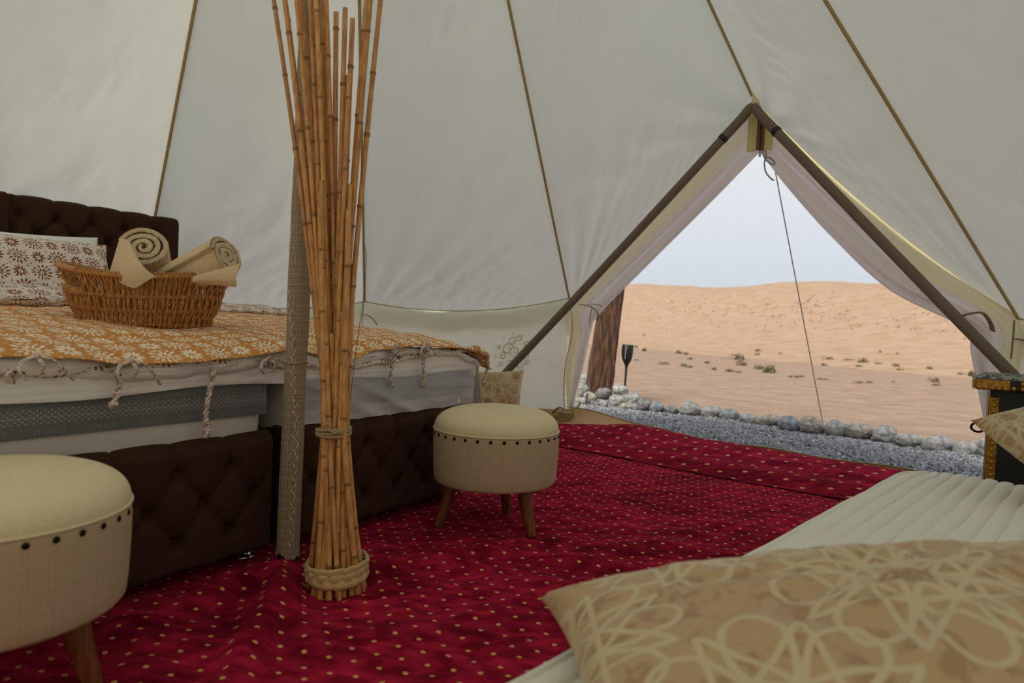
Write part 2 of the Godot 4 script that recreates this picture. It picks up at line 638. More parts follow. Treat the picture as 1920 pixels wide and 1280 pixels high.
	M.black = mat(Color(0.028, 0.026, 0.025), 0.5)
	var brass := mat(Color.WHITE, 0.42)
	brass.metallic = 0.85
	brass.albedo_texture = ntex(noise(0.02, 4, 121), [[0.0, Color(0.48, 0.35, 0.14)], [0.5, Color(0.66, 0.49, 0.21)], [1.0, Color(0.80, 0.63, 0.33)]], 256)
	tri_uv(brass, Vector3(9, 9, 9))
	M.brass = brass
	var chim := Image.create(512, 256, false, Image.FORMAT_RGB8)      # grey folk-weave cloth on the chest
	var nz := noise(0.02, 2, 131)
	for y in 256:
		for x in 512:
			var k := nz.get_noise_2d(x / 9 * 9, y / 5 * 5 * 3.0) + 0.35 * nz.get_noise_2d(x * 0.6, 900.0)
			chim.set_pixel(x, y, Color(0.60, 0.59, 0.51) if k > 0.08 else Color(0.30, 0.30, 0.27) if k > -0.16 else Color(0.44, 0.46, 0.45))
	M.chest_cloth = mat(Color.WHITE, 0.9)
	M.chest_cloth.albedo_texture = ImageTexture.create_from_image(chim)
	M.chest_cloth.uv1_scale = Vector3(1.6, 3.2, 1)

# ------------------------------------------------------------------ scene
func _ready() -> void:
	rng.seed = 77
	set_camera()
	set_sky()
	make_materials()
	build_ground()
	build_tent()
	build_door()
	build_carpet()
	build_beds()
	build_duvet()
	build_pillows()
	build_basket()
	build_towels()
	build_pole()
	build_canes()
	build_stools()
	build_daybed()
	build_chest()
	build_outside()

func set_camera() -> void:
	var roll := deg_to_rad(2.3)
	var pitch := deg_to_rad(1.5)
	var r0 := Vector3(1, 0, 0)
	var u0 := W(0, cos(pitch), sin(pitch))
	var f := W(0, -sin(pitch), cos(pitch))
	var cam := Camera3D.new()
	cam.name = "camera"
	cam.transform = Transform3D(Basis(r0 * cos(roll) + u0 * sin(roll), u0 * cos(roll) - r0 * sin(roll), -f), Vector3(0, EYE, 0))
	var at := CameraAttributesPhysical.new()
	at.frustum_focal_length = 24.0
	at.frustum_focus_distance = 2.7
	at.exposure_aperture = 3.2
	cam.attributes = at
	cam.fov = 53.13
	cam.near = 0.05
	cam.far = 600.0
	add_child(cam)
	cam.current = true

func set_sky() -> void:
	var e := Environment.new()
	e.background_mode = Environment.BG_SKY
	var s := ProceduralSkyMaterial.new()
	s.sky_horizon_color = Color(0.775, 0.81, 0.855)
	s.sky_top_color = Color(0.93, 0.945, 0.955)
	s.sky_curve = 0.12
	s.ground_horizon_color = Color(0.72, 0.60, 0.50)
	s.ground_bottom_color = Color(0.72, 0.60, 0.50)
	s.sky_energy_multiplier = 1.0
	var sky := Sky.new()
	sky.sky_material = s
	e.sky = sky
	e.ambient_light_source = Environment.AMBIENT_SOURCE_SKY
	e.tonemap_mode = Environment.TONE_MAPPER_LINEAR
	e.tonemap_exposure = 1.0
	e.sdfgi_enabled = true
	e.ssao_enabled = true
	e.ssil_enabled = true
	var w := WorldEnvironment.new()
	w.name = "environment"
	w.environment = e
	add_child(w)
	var sun := DirectionalLight3D.new()      # veiled by haze: very soft
	sun.name = "hazy_sun"
	sun.light_color = Color(1.0, 0.95, 0.86)
	sun.light_energy = 1.45
	sun.light_angular_distance = 40.0
	sun.shadow_enabled = true
	sun.sky_mode = DirectionalLight3D.SKY_MODE_LIGHT_ONLY
	add_child(sun)
	sun.look_at_from_position(W(-3.8, 5.7, -5.0), Vector3.ZERO)

# ------------------------------------------------------------------ ground, dune
var dune_noise: FastNoiseLite

func dune_h(x: float, z: float) -> float:
	var s := (x - 5.5) * 0.933 + (z - 29.8) * 0.36
	var q := (x - 5.5) * 0.36 - (z - 29.8) * 0.933
	var top := lut([[-80.0, 6.3], [-43.0, 5.85], [-32.8, 5.22], [-23.0, 4.8], [-17.4, 4.68], [-14.0, 4.83], [-11.7, 4.76], [-8.2, 4.5], [0.0, 4.3], [25.0, 4.1]], q)
	if s < -4.0:
		return -0.06
	var k := sm(-3.0, 25.0, s)
	k = lerpf(k, k * k * (2.0 - k), 0.4)
	var n := dune_noise.get_noise_2d(x * 1.0, z * 1.0) * 0.22 * k + dune_noise.get_noise_2d(x * 4.0 + 50.0, z * 4.0) * 0.05 * k
	return top * k + n - 0.05

func build_ground() -> void:
	dune_noise = noise(0.06, 4, 201)
	var n := noise(0.5, 3, 202)
	var b := MB.new()
	var f := func(s: float, t: float):
		var x := lerpf(-60, 90, s)
		var z := lerpf(-25, 110, t)
		return [W(x, -0.02 + 0.012 * n.get_noise_2d(x, z) - 0.012, z), Vector2(x, z)]
	b.grid(150, 135, f)
	var g := obj("ground", b, M.sand, self, false)
	tag(g, "flat pale pinkish sand plain stretching from the tent to the dune", "sand", "", "structure")
	var d := MB.new()
	var fd := func(s: float, t: float):
		var a := lerpf(-0.35, 1.05, s)
		var r := lerpf(13.0, 120.0, t ** 1.3)
		var x := sin(a) * r
		var z := cos(a) * r
		return [W(x, dune_h(x, z), z), Vector2(x, z)]
	d.grid(320, 220, fd)
	var o := obj("sand_dune", d, M.dune, self, false)
	tag(o, "long orange sand dune closing the view beyond the tent door", "dune", "", "structure")

func ground_at(x: float, z: float) -> float:
	return maxf(-0.03, dune_h(x, z))

func hit_ground(d: Vector3) -> Vector3:      # where a sight line from the tent meets the terrain
	var t := 8.0 / d.z
	while t * d.z < 110.0:
		var p := Vector3(0, EYE, 0) + d * t
		if p.y <= ground_at(p.x, p.z):
			return p
		t += 0.08 / d.z
	return Vector3.ZERO

# ------------------------------------------------------------------ tent
const B_AZ := 17.5
const C_AZ := 65.4
const D_P := Vector3(1.385, 2.111, 4.078)
var crease: FastNoiseLite

func eave(az: float) -> Vector3:
	var a := deg_to_rad(az)
	var h := 0.95 if absf(az - B_AZ) < 0.1 else 0.865
	return Vector3(POLE_X + TENT_R * sin(a), h, POLE_Z + TENT_R * cos(a))

func apex_p() -> Vector3:
	return Vector3(POLE_X + 0.02, APEX_H, POLE_Z)

func eave_line(e0: Vector3, e1: Vector3, s: float, sag: float) -> Vector3:
	var p := e0.lerp(e1, s)
	p.y -= sag * 4.0 * s * (1.0 - s)
	return p

func build_roof_panel(root: Node3D, e0: Vector3, e1: Vector3, sag: float, called: String) -> void:
	var ap := apex_p()
	var nrm := (e1 - e0).cross(ap - e0).normalized()
	if nrm.y > 0.0:
		nrm = -nrm      # towards the inside
	var b := MB.new()
	var f := func(s: float, t: float):
		var p := eave_line(e0, e1, s, sag).lerp(ap, t)
		var w := sin(PI * s)
		p += nrm * (0.05 * w * sin(PI * minf(1.0, t * 1.02)) ** 0.7)
		var q := p
		p += nrm * sm(0.0, 0.08, t) * (0.016 * w * crease.get_noise_3d(q.x * 1.6, q.y * 0.55, q.z * 1.6) + 0.006 * w * crease.get_noise_3d(q.x * 5.0 + q.y * 2.0, q.y * 1.6, q.z * 5.0))
		var mask := sm(0.05, 0.35, crease.get_noise_3d(q.x * 1.1 + 20.0, q.y * 1.1, q.z * 1.1)) * w
		var fine := crease.get_noise_3d(q.x * 7.0 + q.y * 4.0, q.y * 2.5, q.z * 7.0 - q.y * 3.0)
		p += nrm * sm(0.0, 0.06, t) * (0.012 * mask * (1.0 - absf(fine) * 2.0))
		for k in 2:
			var e: Vector3 = e0 if k == 0 else e1
			var d := q.distance_to(e)
			var ang := atan2((1.0 - t) - 1.0 + t, 0.001) + (s if k == 0 else 1.0 - s) / maxf(0.03, t + 0.04)
			p += nrm * sm(0.0, 0.05, t) * (0.020 * sin(ang * 6.0) * exp(-d / 0.55) * sm(0.0, 0.15, d) * sm(0.0, 0.08, s) * sm(1.0, 0.92, s))
		return [wv(p), Vector2(p.x, p.y)]
	b.grid(56, 90, f)
	obj(called, b, M.canvas, root, false)

func build_tent() -> void:
	crease = noise(1.0, 3, 301)
	var azs := [-35.5, -9.4, B_AZ, 43.0, C_AZ, 91.3, 117.2, 143.1, 169.0, 194.9, 220.9, 246.8, 272.7, 298.6, 324.5]
	var roof := thing("ceiling")
	tag(roof, "sloping cream canvas tent roof rising to the centre pole", "tent roof", "", "structure")
	for k in azs.size() - 1:
		var e0: Vector3 = D_P if azs[k] == 43.0 else eave(azs[k])
		var e1: Vector3 = D_P if azs[k + 1] == 43.0 else eave(azs[k + 1])
		build_roof_panel(roof, e0, e1, 0.035 if azs[k + 1] == 43.0 else 0.075 if azs[k] == 43.0 else 0.085, "roof_panel")
	for k in azs.size() - 1:
		var e: Vector3 = D_P + Vector3(-0.03, 0.02, -0.03) if azs[k] == 43.0 else eave(azs[k])
		var pts := []
		for j in 25:
			var p: Vector3 = e.lerp(apex_p(), j / 24.0)
			var inw := Vector3(POLE_X - p.x, -0.6, POLE_Z - p.z).normalized()
			pts.append(wv(p + inw * 0.008))
		var b := MB.new()
		b.tube(pts, [0.0085], 6)
		obj("seam_tape", b, M.seam, roof)
	# walls, each side a piece of the setting with its panels
	var sides := [["wall_left", "cream canvas tent wall on the left behind the beds", [10, 11, 12]], ["wall_back", "cream canvas tent wall panels behind the beds up to the door", [13, 0, 1]], ["wall_right", "cream canvas tent wall to the right of the door", [4, 5, 6]], ["wall_front", "cream canvas tent wall on the near side of the tent", [7, 8, 9]]]
	for sd in sides:
		var root := thing(sd[0])
		tag(root, sd[1], "tent wall", "", "structure")
		for k: int in sd[2]:
			var e0 := eave(azs[k])
			var e1 := eave(azs[k + 1])
			var out := Vector3((e0.x + e1.x) / 2 - POLE_X, 0, (e0.z + e1.z) / 2 - POLE_Z).normalized()
			var b := MB.new()
			var f := func(s: float, t: float):
				var top := eave_line(e0, e1, s, 0.085)
				var low := e0.lerp(e1, s)
				low.y = 0.07
				var p := top.lerp(low, t)
				var w := sin(PI * s)
				p += out * (0.05 * w * sin(PI * t))
				var dg := s * 1.4 + t * 0.9
				p += out * (0.022 * w * crease.get_noise_2d(dg * 3.0 + k * 7.0, (s - t) * 0.7) + 0.006 * crease.get_noise_3d(p.x * 3.0, p.y * 3.0, p.z * 3.0) * w)
				return [wv(p), Vector2(s, t)]
			b.grid(40, 28, f)
			obj("wall_panel", b, M.wall_canvas, root, false)
			var vb := MB.new()      # rain flap that hangs outside from the eave
			var fv := func(s: float, t: float):
				var p := eave_line(e0, e1, s, 0.085)
				p += out * (0.012 + 0.05 * t)
				p.y -= 0.135 * t + 0.012 * sin(s * 19.0) * t
				return [wv(p), Vector2(s, t)]
			vb.grid(30, 4, fv)
			obj("rain_flap", vb, M.canvas, root, false)
			var hem := MB.new()
			var hp := []
			for j in 25:
				hp.append(wv(eave_line(e0, e1, j / 24.0, 0.085) - out * 0.004))
			hem.tube(hp, [0.004], 6)
			obj("eave_seam", hem, M.seam, root)
			if sd[0] == "wall_back" or sd[0] == "wall_right":      # tie straps below the seams
				var c := e0 - out * 0.03
				var st := MB.new()
				st.tube([wv(c + Vector3(0, -0.01, 0)), wv(c + Vector3(0.0, -0.09, 0)), wv(c + Vector3(-0.005, -0.20, 0))], [0.007], 6, true, 0.35)
				st.tube(curve([wv(c + Vector3(0, -0.10, 0)), wv(c + Vector3(0.035, -0.105, -0.02)), wv(c + Vector3(0.08, -0.13, -0.02)), wv(c + Vector3(0.115, -0.175, -0.02))], 12), [0.010], 6, true, 0.35)
				obj("tie_strap", st, M.strap, root)
		if sd[0] == "wall_back":
			build_emblem(root, eave(azs[1]), eave(azs[2]))
	# waxed ground sheet: a floor disc with a low upstand
	var fl := MB.new()
	var ff := func(s: float, t: float):
		var a := TAU * s
		var r := TENT_R * t
		return [W(POLE_X + r * sin(a), 0.0, POLE_Z + r * cos(a)), Vector2(s, t)]
	fl.grid(84, 12, ff)
	var floor_ := thing("floor")
	tag(floor_, "brown waxed ground sheet of the tent with a low upstand", "ground sheet", "", "structure")
	obj("sheet", fl, M.sheet, floor_, false)
	for k in azs.size() - 1:
		if azs[k] == B_AZ or azs[k] == 43.0:
			continue
		var e0 := eave(azs[k])
		var e1 := eave(azs[k + 1])
		var b := MB.new()
		var f := func(s: float, t: float):
			var p := e0.lerp(e1, s)
			p.y = 0.0
			p += Vector3(POLE_X - p.x, 0, POLE_Z - p.z).normalized() * 0.02 * sin(PI * t)
			p.y = 0.10 * t
			return [wv(p), Vector2(s, t)]
		b.grid(10, 4, f)
		obj("upstand", b, M.sheet, floor_, false)
	# the flap of ground sheet across the threshold, standing at its left end
	var sb := MB.new()
	var e0 := Vector3(0.44, 0, 5.17)
	var e1 := Vector3(2.47, 0, 3.37)
	var fs := func(s: float, t: float):
		var p := e0.lerp(e1, s)
		var outd := Vector3(0.664, 0, 0.748)
		var hgt := lerpf(0.115, 0.03, sm(0.0, 0.42, s)) + 0.006 * sin(s * 25.0)
		p += outd * (-0.16 * (1.0 - t) * (1.0 - sm(0.0, 0.5, s)) - 0.02 + 0.05 * t + 0.02 * sin(t * PI))
		p.y = 0.006 + hgt * t
		return [wv(p), Vector2(s, t)]
	sb.grid(50, 8, fs)
	obj("threshold_flap", sb, M.sheet, floor_, false)
	var se := []
	for j in 31:
		var r: Array = fs.call(j / 30.0, 1.0)
		se.append(r[0])
	var seb := MB.new()
	seb.tube(se, [0.004], 6)
	obj("hem", seb, M.strap, floor_)

func build_emblem(root: Node3D, e0: Vector3, e1: Vector3) -> void:      # printed scroll medallion low on the wall
	var d := (e1 - e0).normalized()
	var b := MB.new()
	var c := e0.lerp(e1, 0.745)
	c.y = 0.50
	var inward := Vector3(POLE_X - c.x, 0, POLE_Z - c.z).normalized()
	c += inward * 0.03 - inward * 0.05
	var curl := func(cx: float, cy: float, r: float, a0: float, turns: float, w: float):
		var pts := []
		var rad := []
		for k in 26:
			var t := k / 25.0
			var a := a0 + turns * TAU * t
			var rr := r * (1.0 - 0.8 * t)
			pts.append(wv(c + d * (cx + cos(a) * rr) + Vector3(0, cy + sin(a) * rr, 0)))
			rad.append(w * (0.45 + 0.55 * sin(PI * minf(1.0, t * 1.1 + 0.05))))
		b.tube(pts, rad, 5, true, 1.0)
	for q in [[-0.055, 0.045, 0.048, 0.3, 1.3], [0.075, 0.01, 0.05, 2.4, 1.5], [-0.02, 0.105, 0.035, 1.0, 1.2], [0.03, 0.125, 0.03, 4.0, -1.2], [0.085, 0.085, 0.028, 5.0, 1.2], [-0.095, -0.005, 0.03, 2.0, -1.3], [-0.10, -0.07, 0.02, 0.5, 1.2], [-0.035, -0.055, 0.03, 3.6, 1.2], [0.04, -0.075, 0.035, 1.5, -1.3], [0.10, -0.06, 0.024, 0.0, 1.2], [0.0, 0.03, 0.045, 5.2, -1.4], [-0.115, 0.06, 0.018, 1.0, 1.1]]:
		curl.call(q[0], q[1], q[2], q[3], q[4], 0.0042)
	for k in 7:
		var a := 0.7 + k * 0.5
		var p := c + d * (cos(a) * 0.15) + Vector3(0, sin(a) * 0.16, 0)
		b.ball(Vector3(0.006, 0.006, 0.003), Transform3D(Basis(), wv(p)), 8, 6)
	obj("printed_emblem", b, mat(Color(0.80, 0.765, 0.63), 0.9), root)

# ------------------------------------------------------------------ door
func ruled(b: MB, e0: Array, e1: Array, s0: float, s1: float, nu: int, nv: int, amp: float, waves: float, ph: float) -> void:
	var f := func(s: float, t: float):
		var u := lerpf(s0, s1, s)
		var p0 := spline(e0, t)
		var p1 := spline(e1, t)
		var p := p0.lerp(p1, u)
		var tn := (spline(e0, minf(1.0, t + 0.02)) - spline(e0, maxf(0.0, t - 0.02))).normalized()
		var nr := tn.cross(p1 - p0).normalized()
		var w := amp * sm(0.0, 0.15, t) * (4.0 * s * (1.0 - s)) ** 0.5
		p += nr * w * (sin(u * waves + ph + t * 2.5) + 0.6 * crease.get_noise_2d(u * 6.0 + ph * 5.0, t * 4.0))
		return [wv(p), Vector2(u, t)]
	b.grid(nu, nv, f)

func build_door() -> void:
	var door := thing("door_1")
	tag(door, "open tent doorway with cream flaps tied back to both sides", "tent door", "", "structure")
	var bt := eave(B_AZ)
	var cc := eave(C_AZ)
	var top := Vector3(1.45, 1.834, 4.15)
	# left side: along the roof edge to the eave, then down the zip to the ground
	var l0 := [D_P, D_P.lerp(bt, 0.3) + Vector3(0, -0.03, 0), D_P.lerp(bt, 0.65) + Vector3(0, -0.03, 0), bt, Vector3(0.43, 0.62, 5.19), Vector3(0.42, 0.36, 5.18), Vector3(0.44, 0.09, 5.17)]
	var l1 := [top, Vector3(1.21, 1.53, 4.45), Vector3(0.94, 1.20, 4.78), Vector3(0.64, 0.83, 5.10), Vector3(0.60, 0.70, 5.20), Vector3(0.545, 0.40, 5.22), Vector3(0.47, 0.09, 5.19)]
	var a := MB.new()
	ruled(a, l0, l1, 0.0, 0.52, 16, 70, 0.010, 9.0, 0.0)
	obj("door_flap", a, M.door_canvas, door, false)
	var s := MB.new()
	ruled(s, l0, l1, 0.52, 1.0, 16, 70, 0.030, 16.0, 2.0)
	obj("mesh_screen", s, M.screen, door, false)
	# right side
	var r0 := [D_P, D_P.lerp(cc, 0.25) + Vector3(0.01, -0.022, 0.01), D_P.lerp(cc, 0.5) + Vector3(0.01, -0.036, 0.01), D_P.lerp(cc, 0.75) + Vector3(0.01, -0.022, 0.01), cc, Vector3(2.49, 0.45, 3.36), Vector3(2.49, 0.05, 3.36)]
	var r1 := [top, Vector3(1.60, 1.61, 4.08), Vector3(1.80, 1.31, 3.92), Vector3(2.02, 1.00, 3.68), Vector3(2.275, 0.80, 3.42), Vector3(2.30, 0.68, 3.42), Vector3(2.46, 0.05, 3.42)]
	var ra := MB.new()
	ruled(ra, r0, r1, 0.0, 0.42, 14, 70, 0.010, 8.0, 0.0)
	obj("door_flap", ra, M.door_canvas, door, false)
	var rs := MB.new()
	ruled(rs, r0, r1, 0.42, 1.0, 18, 70, 0.028, 15.0, 1.0)
	obj("mesh_screen", rs, M.screen, door, false)
	# zip guard at the peak
	var z := MB.new()
	z.box(Vector3(0.046, 0.235, 0.006), 0.002, Transform3D(Basis(Vector3.UP, -0.6), W(1.425, 1.945, 4.085)))
	obj("zip_guard", z, M.zip, door)
	var zl := MB.new()
	zl.box(Vector3(0.006, 0.23, 0.006), 0.001, Transform3D(Basis(Vector3.UP, -0.6), W(1.423, 1.942, 4.078)))
	obj("zip", zl, M.iron, door)
	for k in [-1.0, 1.0]:
		var bd := MB.new()
		bd.box(Vector3(0.05, 0.26, 0.004), 0.001, Transform3D(Basis(Vector3.UP, -0.6), W(1.425 + k * 0.040, 1.955, 4.092 - k * 0.027)))
		obj("webbing", bd, M.door_canvas, door)
	var pl := MB.new()
	pl.box(Vector3(0.014, 0.045, 0.006), 0.002, Transform3D(Basis(), W(1.432, 1.815, 4.10)))
	obj("zip_pull", pl, M.steel, door)
	var cd := MB.new()
	cd.tube(curve([W(1.445, 1.84, 4.1), W(1.455, 1.78, 4.08), W(1.50, 1.745, 4.08), W(1.515, 1.76, 4.08), W(1.475, 1.79, 4.09), W(1.455, 1.76, 4.08), W(1.465, 1.70, 4.08), W(1.50, 1.66, 4.08), W(1.517, 1.653, 4.08)], 50), [0.0045], 6)
	cd.tube(curve([W(1.46, 1.84, 4.1), W(1.465, 1.81, 4.09), W(1.46, 1.78, 4.08)], 8), [0.0045], 6)
	obj("pull_cord", cd, M.cord, door)
	# ties, toggles
	var t1 := MB.new()
	t1.tube(curve([W(0.49, 0.90, 5.06), W(0.56, 0.89, 5.02), W(0.625, 0.845, 5.05), W(0.63, 0.79, 5.10)], 14), [0.012], 6, true, 0.35)
	t1.tube(curve([W(0.575, 0.89, 5.0), W(0.565, 0.80, 5.02), W(0.575, 0.74, 5.06)], 10), [0.009], 6, true, 0.35)
	t1.tube(curve([W(0.55, 0.905, 5.0), W(0.60, 0.905, 4.99), W(0.645, 0.895, 5.0)], 8), [0.008], 6, true, 0.4)
	obj("door_tie", t1, M.strap, door)
	var t2 := MB.new()
	t2.tube(curve([W(2.18, 0.86, 3.36), W(2.25, 0.885, 3.3), W(2.31, 0.85, 3.32), W(2.36, 0.80, 3.36)], 12), [0.016], 6, true, 0.35)
	t2.tube(curve([W(2.36, 0.72, 3.1), W(2.42, 0.735, 3.08), W(2.48, 0.715, 3.08)], 8), [0.013], 6, true, 0.4)
	t2.tube(curve([W(2.36, 0.72, 3.1), W(2.40, 0.69, 3.08), W(2.47, 0.665, 3.08)], 8), [0.010], 6, true, 0.4)
	obj("door_tie", t2, M.strap, door)
	var zs := MB.new()      # the zip line down the left jamb
	zs.tube(curve([W(0.425, 0.92, 5.16), W(0.45, 0.70, 5.14), W(0.41, 0.45, 5.13), W(0.405, 0.25, 5.13), W(0.425, 0.09, 5.13)], 30), [0.008], 6, true, 0.5)
	obj("jamb_zip", zs, M.seam, door)
	var kn := MB.new()
	kn.tube(curve([W(0.33, 0.085, 5.1), W(0.37, 0.13, 5.06), W(0.43, 0.115, 5.05), W(0.50, 0.135, 5.06), W(0.53, 0.17, 5.1)], 16), [0.014], 7, true, 0.5)
	kn.tube(curve([W(0.47, 0.11, 5.04), W(0.475, 0.06, 5.04)], 3), [0.009], 7)
	obj("toggle_strap", kn, M.strap, door)
	var pk := MB.new()
	pk.box(Vector3(0.10, 0.10, 0.01), 0.003, Transform3D(Basis(Vector3.UP, -0.3), W(0.41, 0.045, 5.03)))
	obj("corner_patch", pk, M.strap, door)
	# small gusset where the ridge meets the frame
	var gs := MB.new()
	var q := [gs.add(W(1.335, 2.16, 4.0)), gs.add(W(1.345, 2.03, 4.03)), gs.add(W(1.40, 2.09, 4.02))]
	gs.tri(q[0], q[1], q[2])
	obj("gusset", gs, M.door_canvas, door, false)
	# A-frame of sleeved poles
	var fr := thing("door_frame", W(1.1, 0, 3.8))
	tag(fr, "dark brown A-shaped pole frame holding up the tent doorway", "tent frame")
	M.sleeve = weave_mat(Color(0.36, 0.31, 0.26), Color(0.62, 0.565, 0.49), 26.0, 17, 2.5)
	var inn := Vector3(-0.03, -0.045, -0.035)
	var dt := D_P + inn
	var lf := Vector3(-0.36, 0.02, 4.88)
	var rf := Vector3(2.63, 0.02, 2.69)
	for e: Vector3 in [lf, rf]:
		var b := MB.new()
		var pts := []
		for k in 20:
			pts.append(wv(dt.lerp(e, 0.085 + 0.915 * k / 19.0) + Vector3(0, -0.012 * sin(PI * k / 19.0), 0)))
		b.tube(pts, [0.0265], 14)
		obj("frame_leg", b, M.sleeve, fr)
		var rg := MB.new()
		rg.tube([wv(dt.lerp(e, 0.078)), wv(dt.lerp(e, 0.088))], [0.030], 14)
		obj("collar", rg, M.iron, fr)
	var el := MB.new()
	el.tube(curve([wv(dt.lerp(lf, 0.085)), wv(dt.lerp(lf, 0.03)), wv(dt), wv(dt.lerp(rf, 0.03)), wv(dt.lerp(rf, 0.085))], 16), [0.028], 14)
	obj("elbow", el, M.sleeve, fr)

# ------------------------------------------------------------------ carpet
func build_carpet() -> void:
	lay_carpet("carpet", 0.80, 4.6, M.carpet, 0.0, "rumpled burgundy velvet carpet with small gold flecks covering the tent floor")
	lay_carpet("carpet_001", 0.0, 0.88, M.carpet_strip, 0.006, "dark burgundy carpet strip with painted-in slope shade and larger gold spots rising along the tent threshold")

func lay_carpet(called: String, q0: float, q1: float, m: Material, lift: float, label: String) -> void:
	var ad := Vector3(0.750, 0, -0.662)      # along the threshold, left to right
	var bd := Vector3(-0.662, 0, -0.750)     # into the tent
	var e0 := Vector3(0.44, 0, 5.17) + bd * 0.03
	var strip := lift > 0.0
	var n1 := noise(1.0, 4, 401)
	var n2 := noise(1.0, 3, 402)
	var nap_sheen := noise(1.0, 4, 403)
	var ridges := [[Vector2(-0.60, 1.90), Vector2(-0.50, 1.20), 0.044, 0.045], [Vector2(-0.66, 1.90), Vector2(-0.80, 1.62), 0.03, 0.05], [Vector2(-0.62, 1.86), Vector2(-0.40, 1.45), 0.022, 0.035], [Vector2(-0.36, 1.98), Vector2(0.25, 2.33), 0.018, 0.05], [Vector2(0.25, 2.10), Vector2(0.75, 2.5), 0.014, 0.06], [Vector2(-0.05, 2.15), Vector2(0.5, 2.05), 0.012, 0.05], [Vector2(-0.85, 1.55), Vector2(-0.6, 1.2), 0.02, 0.06], [Vector2(-0.30, 1.55), Vector2(0.10, 1.75), 0.012, 0.05]]
	var b := MB.new()
	var f := func(s: float, t: float):
		var a := lerpf(-0.12 if strip else -2.0, 2.62, s)
		var q := lerpf(q0, q1, t)
		if strip and t > 0.99:
			q += 0.012 * sin(a * 5.0)
		var p := e0 + ad * a + bd * q
		var h := 0.010
		if strip:
			var amp := lut([[0.0, 0.0], [0.3, 0.022], [0.65, 0.058], [1.15, 0.03], [2.0, 0.022], [3.0, 0.02]], a)
			h += lift + amp * sm(0.44, 0.03, q) + 0.030 * sm(0.50, 0.64, q) * sm(0.87, 0.68, q) * sm(-0.1, 0.5, a)
			h += 0.012 * exp(-((q - 0.30 - 0.02 * sin(a * 3.0)) / 0.05) ** 2) * sm(0.1, 0.8, a) + 0.006 * n1.get_noise_2d(p.x * 3.0, p.z * 3.0)
		else:
			h += 0.018 * absf(n1.get_noise_2d(p.x * 2.6 + p.z * 0.6, p.z * 3.4)) * sm(0.9, 1.2, q) + 0.007 * n2.get_noise_2d(p.x * 1.4, p.z * 6.0) * sm(0.85, 1.1, q) + 0.004 * n2.get_noise_2d(p.x * 7.0, p.z * 13.0) * sm(0.85, 1.1, q)
			for r in ridges:
				var ab: Vector2 = r[1] - r[0]
				var pp: Vector2 = Vector2(p.x, p.z) - r[0]
				var k := clampf(pp.dot(ab) / ab.length_squared(), 0.0, 1.0)
				var dd := (pp - ab * k).length() + 0.012 * n1.get_noise_2d(p.x * 6.0, p.z * 6.0)
				h += r[2] * exp(-(dd / r[3]) ** 2) * sin(PI * clampf(k * 0.85 + 0.15, 0.0, 1.0)) ** 0.5
			h *= 0.35 + 0.65 * sm(0.05, 0.14, Vector2(p.x + 0.443, p.z - 1.824).length())
			for leg in [Vector2(-0.24, 2.418), Vector2(0.006, 2.623), Vector2(0.095, 2.34)]:
				h = lerpf(0.004, h, sm(0.01, 0.10, Vector2(p.x, p.z).distance_to(leg)))
		p.y = maxf(0.004, h)
		var v := 0.92 + 0.75 * nap_sheen.get_noise_2d(p.x * 1.6 + p.z * 0.9, p.z * 4.5) + 0.4 * nap_sheen.get_noise_2d(p.x * 5.0 + 30.0, p.z * 15.0)  # light and dark streaks: velvet nap with its sheen painted into the colour
		v = clampf(v, 0.45, 1.5) * (0.60 if strip else 0.74)  # strip toned darker: shade of its slope put into the colour
		var uu := p.x * 0.966 - p.z * 0.259
		var vv := p.x * 0.259 + p.z * 0.966
		return [wv(p), Vector2(uu, vv), Color(v, v, v)]
	b.grid(180 if strip else 260, 56 if strip else 215, f)
	var ix := PackedInt32Array()
	for k in range(0, b.ix.size(), 3):
		var ok := true
		for j in 3:
			var p := b.v[b.ix[k + j]]
			if not strip and Vector2(p.x - POLE_X, -p.z - POLE_Z).length() > 3.26 and (Vector3(p.x, 0, -p.z) - e0).dot(bd) > 0.6 + 0.3:
				ok = false
			if not strip and (Vector3(p.x, 0, -p.z) - e0).dot(ad) < -0.2 and Vector2(p.x - POLE_X, -p.z - POLE_Z).length() > 3.2:
				ok = false
		if ok:
			for j in 3:
				ix.append(b.ix[k + j])
	b.ix = ix
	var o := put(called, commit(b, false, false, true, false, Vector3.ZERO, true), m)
	tag(o, label, "carpet")

# ------------------------------------------------------------------ beds
const BED_O := Vector3(-0.15, 0, 2.87)      # right foot corner; u runs along the foot to the right, v towards the head
const BED_TURN := 0.998

func bed_at(u: float, v: float) -> Vector3:
	return Vector3(BED_O.x + 0.542 * u - 0.840 * v, 0, BED_O.z + 0.840 * u + 0.542 * v)

func rnd(d: float, r: float) -> float:      # how far a rounded edge of radius r falls back at distance d from it
	if d >= r:
		return 0.0
	return r - sqrt(maxf(0.0, r * r - (r - d) * (r - d)))

func tuft(x: float, y: float, px: float, py: float, ytop: float, ybot: float) -> float:
	var s := x / px + (y - ytop) / py
	var t := x / px - (y - ytop) / py
	var puff := 0.0
	if y > ytop:
		puff = absf(sin(PI * x / px)) ** 0.5
		var q := (absf(sin(PI * s)) * absf(sin(PI * t))) ** 0.3
		puff = lerpf(q, puff, sm(0.0, 0.02, y - ytop))
	elif y < ybot:
		var sh := 0.0 if absi(roundi((ytop - ybot) / (py / 2))) % 2 == 0 else 0.5
		puff = 0.6 + 0.4 * absf(sin(PI * (x / px + sh))) ** 0.5
		var q := (absf(sin(PI * s)) * absf(sin(PI * t))) ** 0.3
		puff = lerpf(q, puff, sm(0.0, 0.03, ybot - y))
	else:
		puff = (absf(sin(PI * s)) * absf(sin(PI * t))) ** 0.3
	return puff

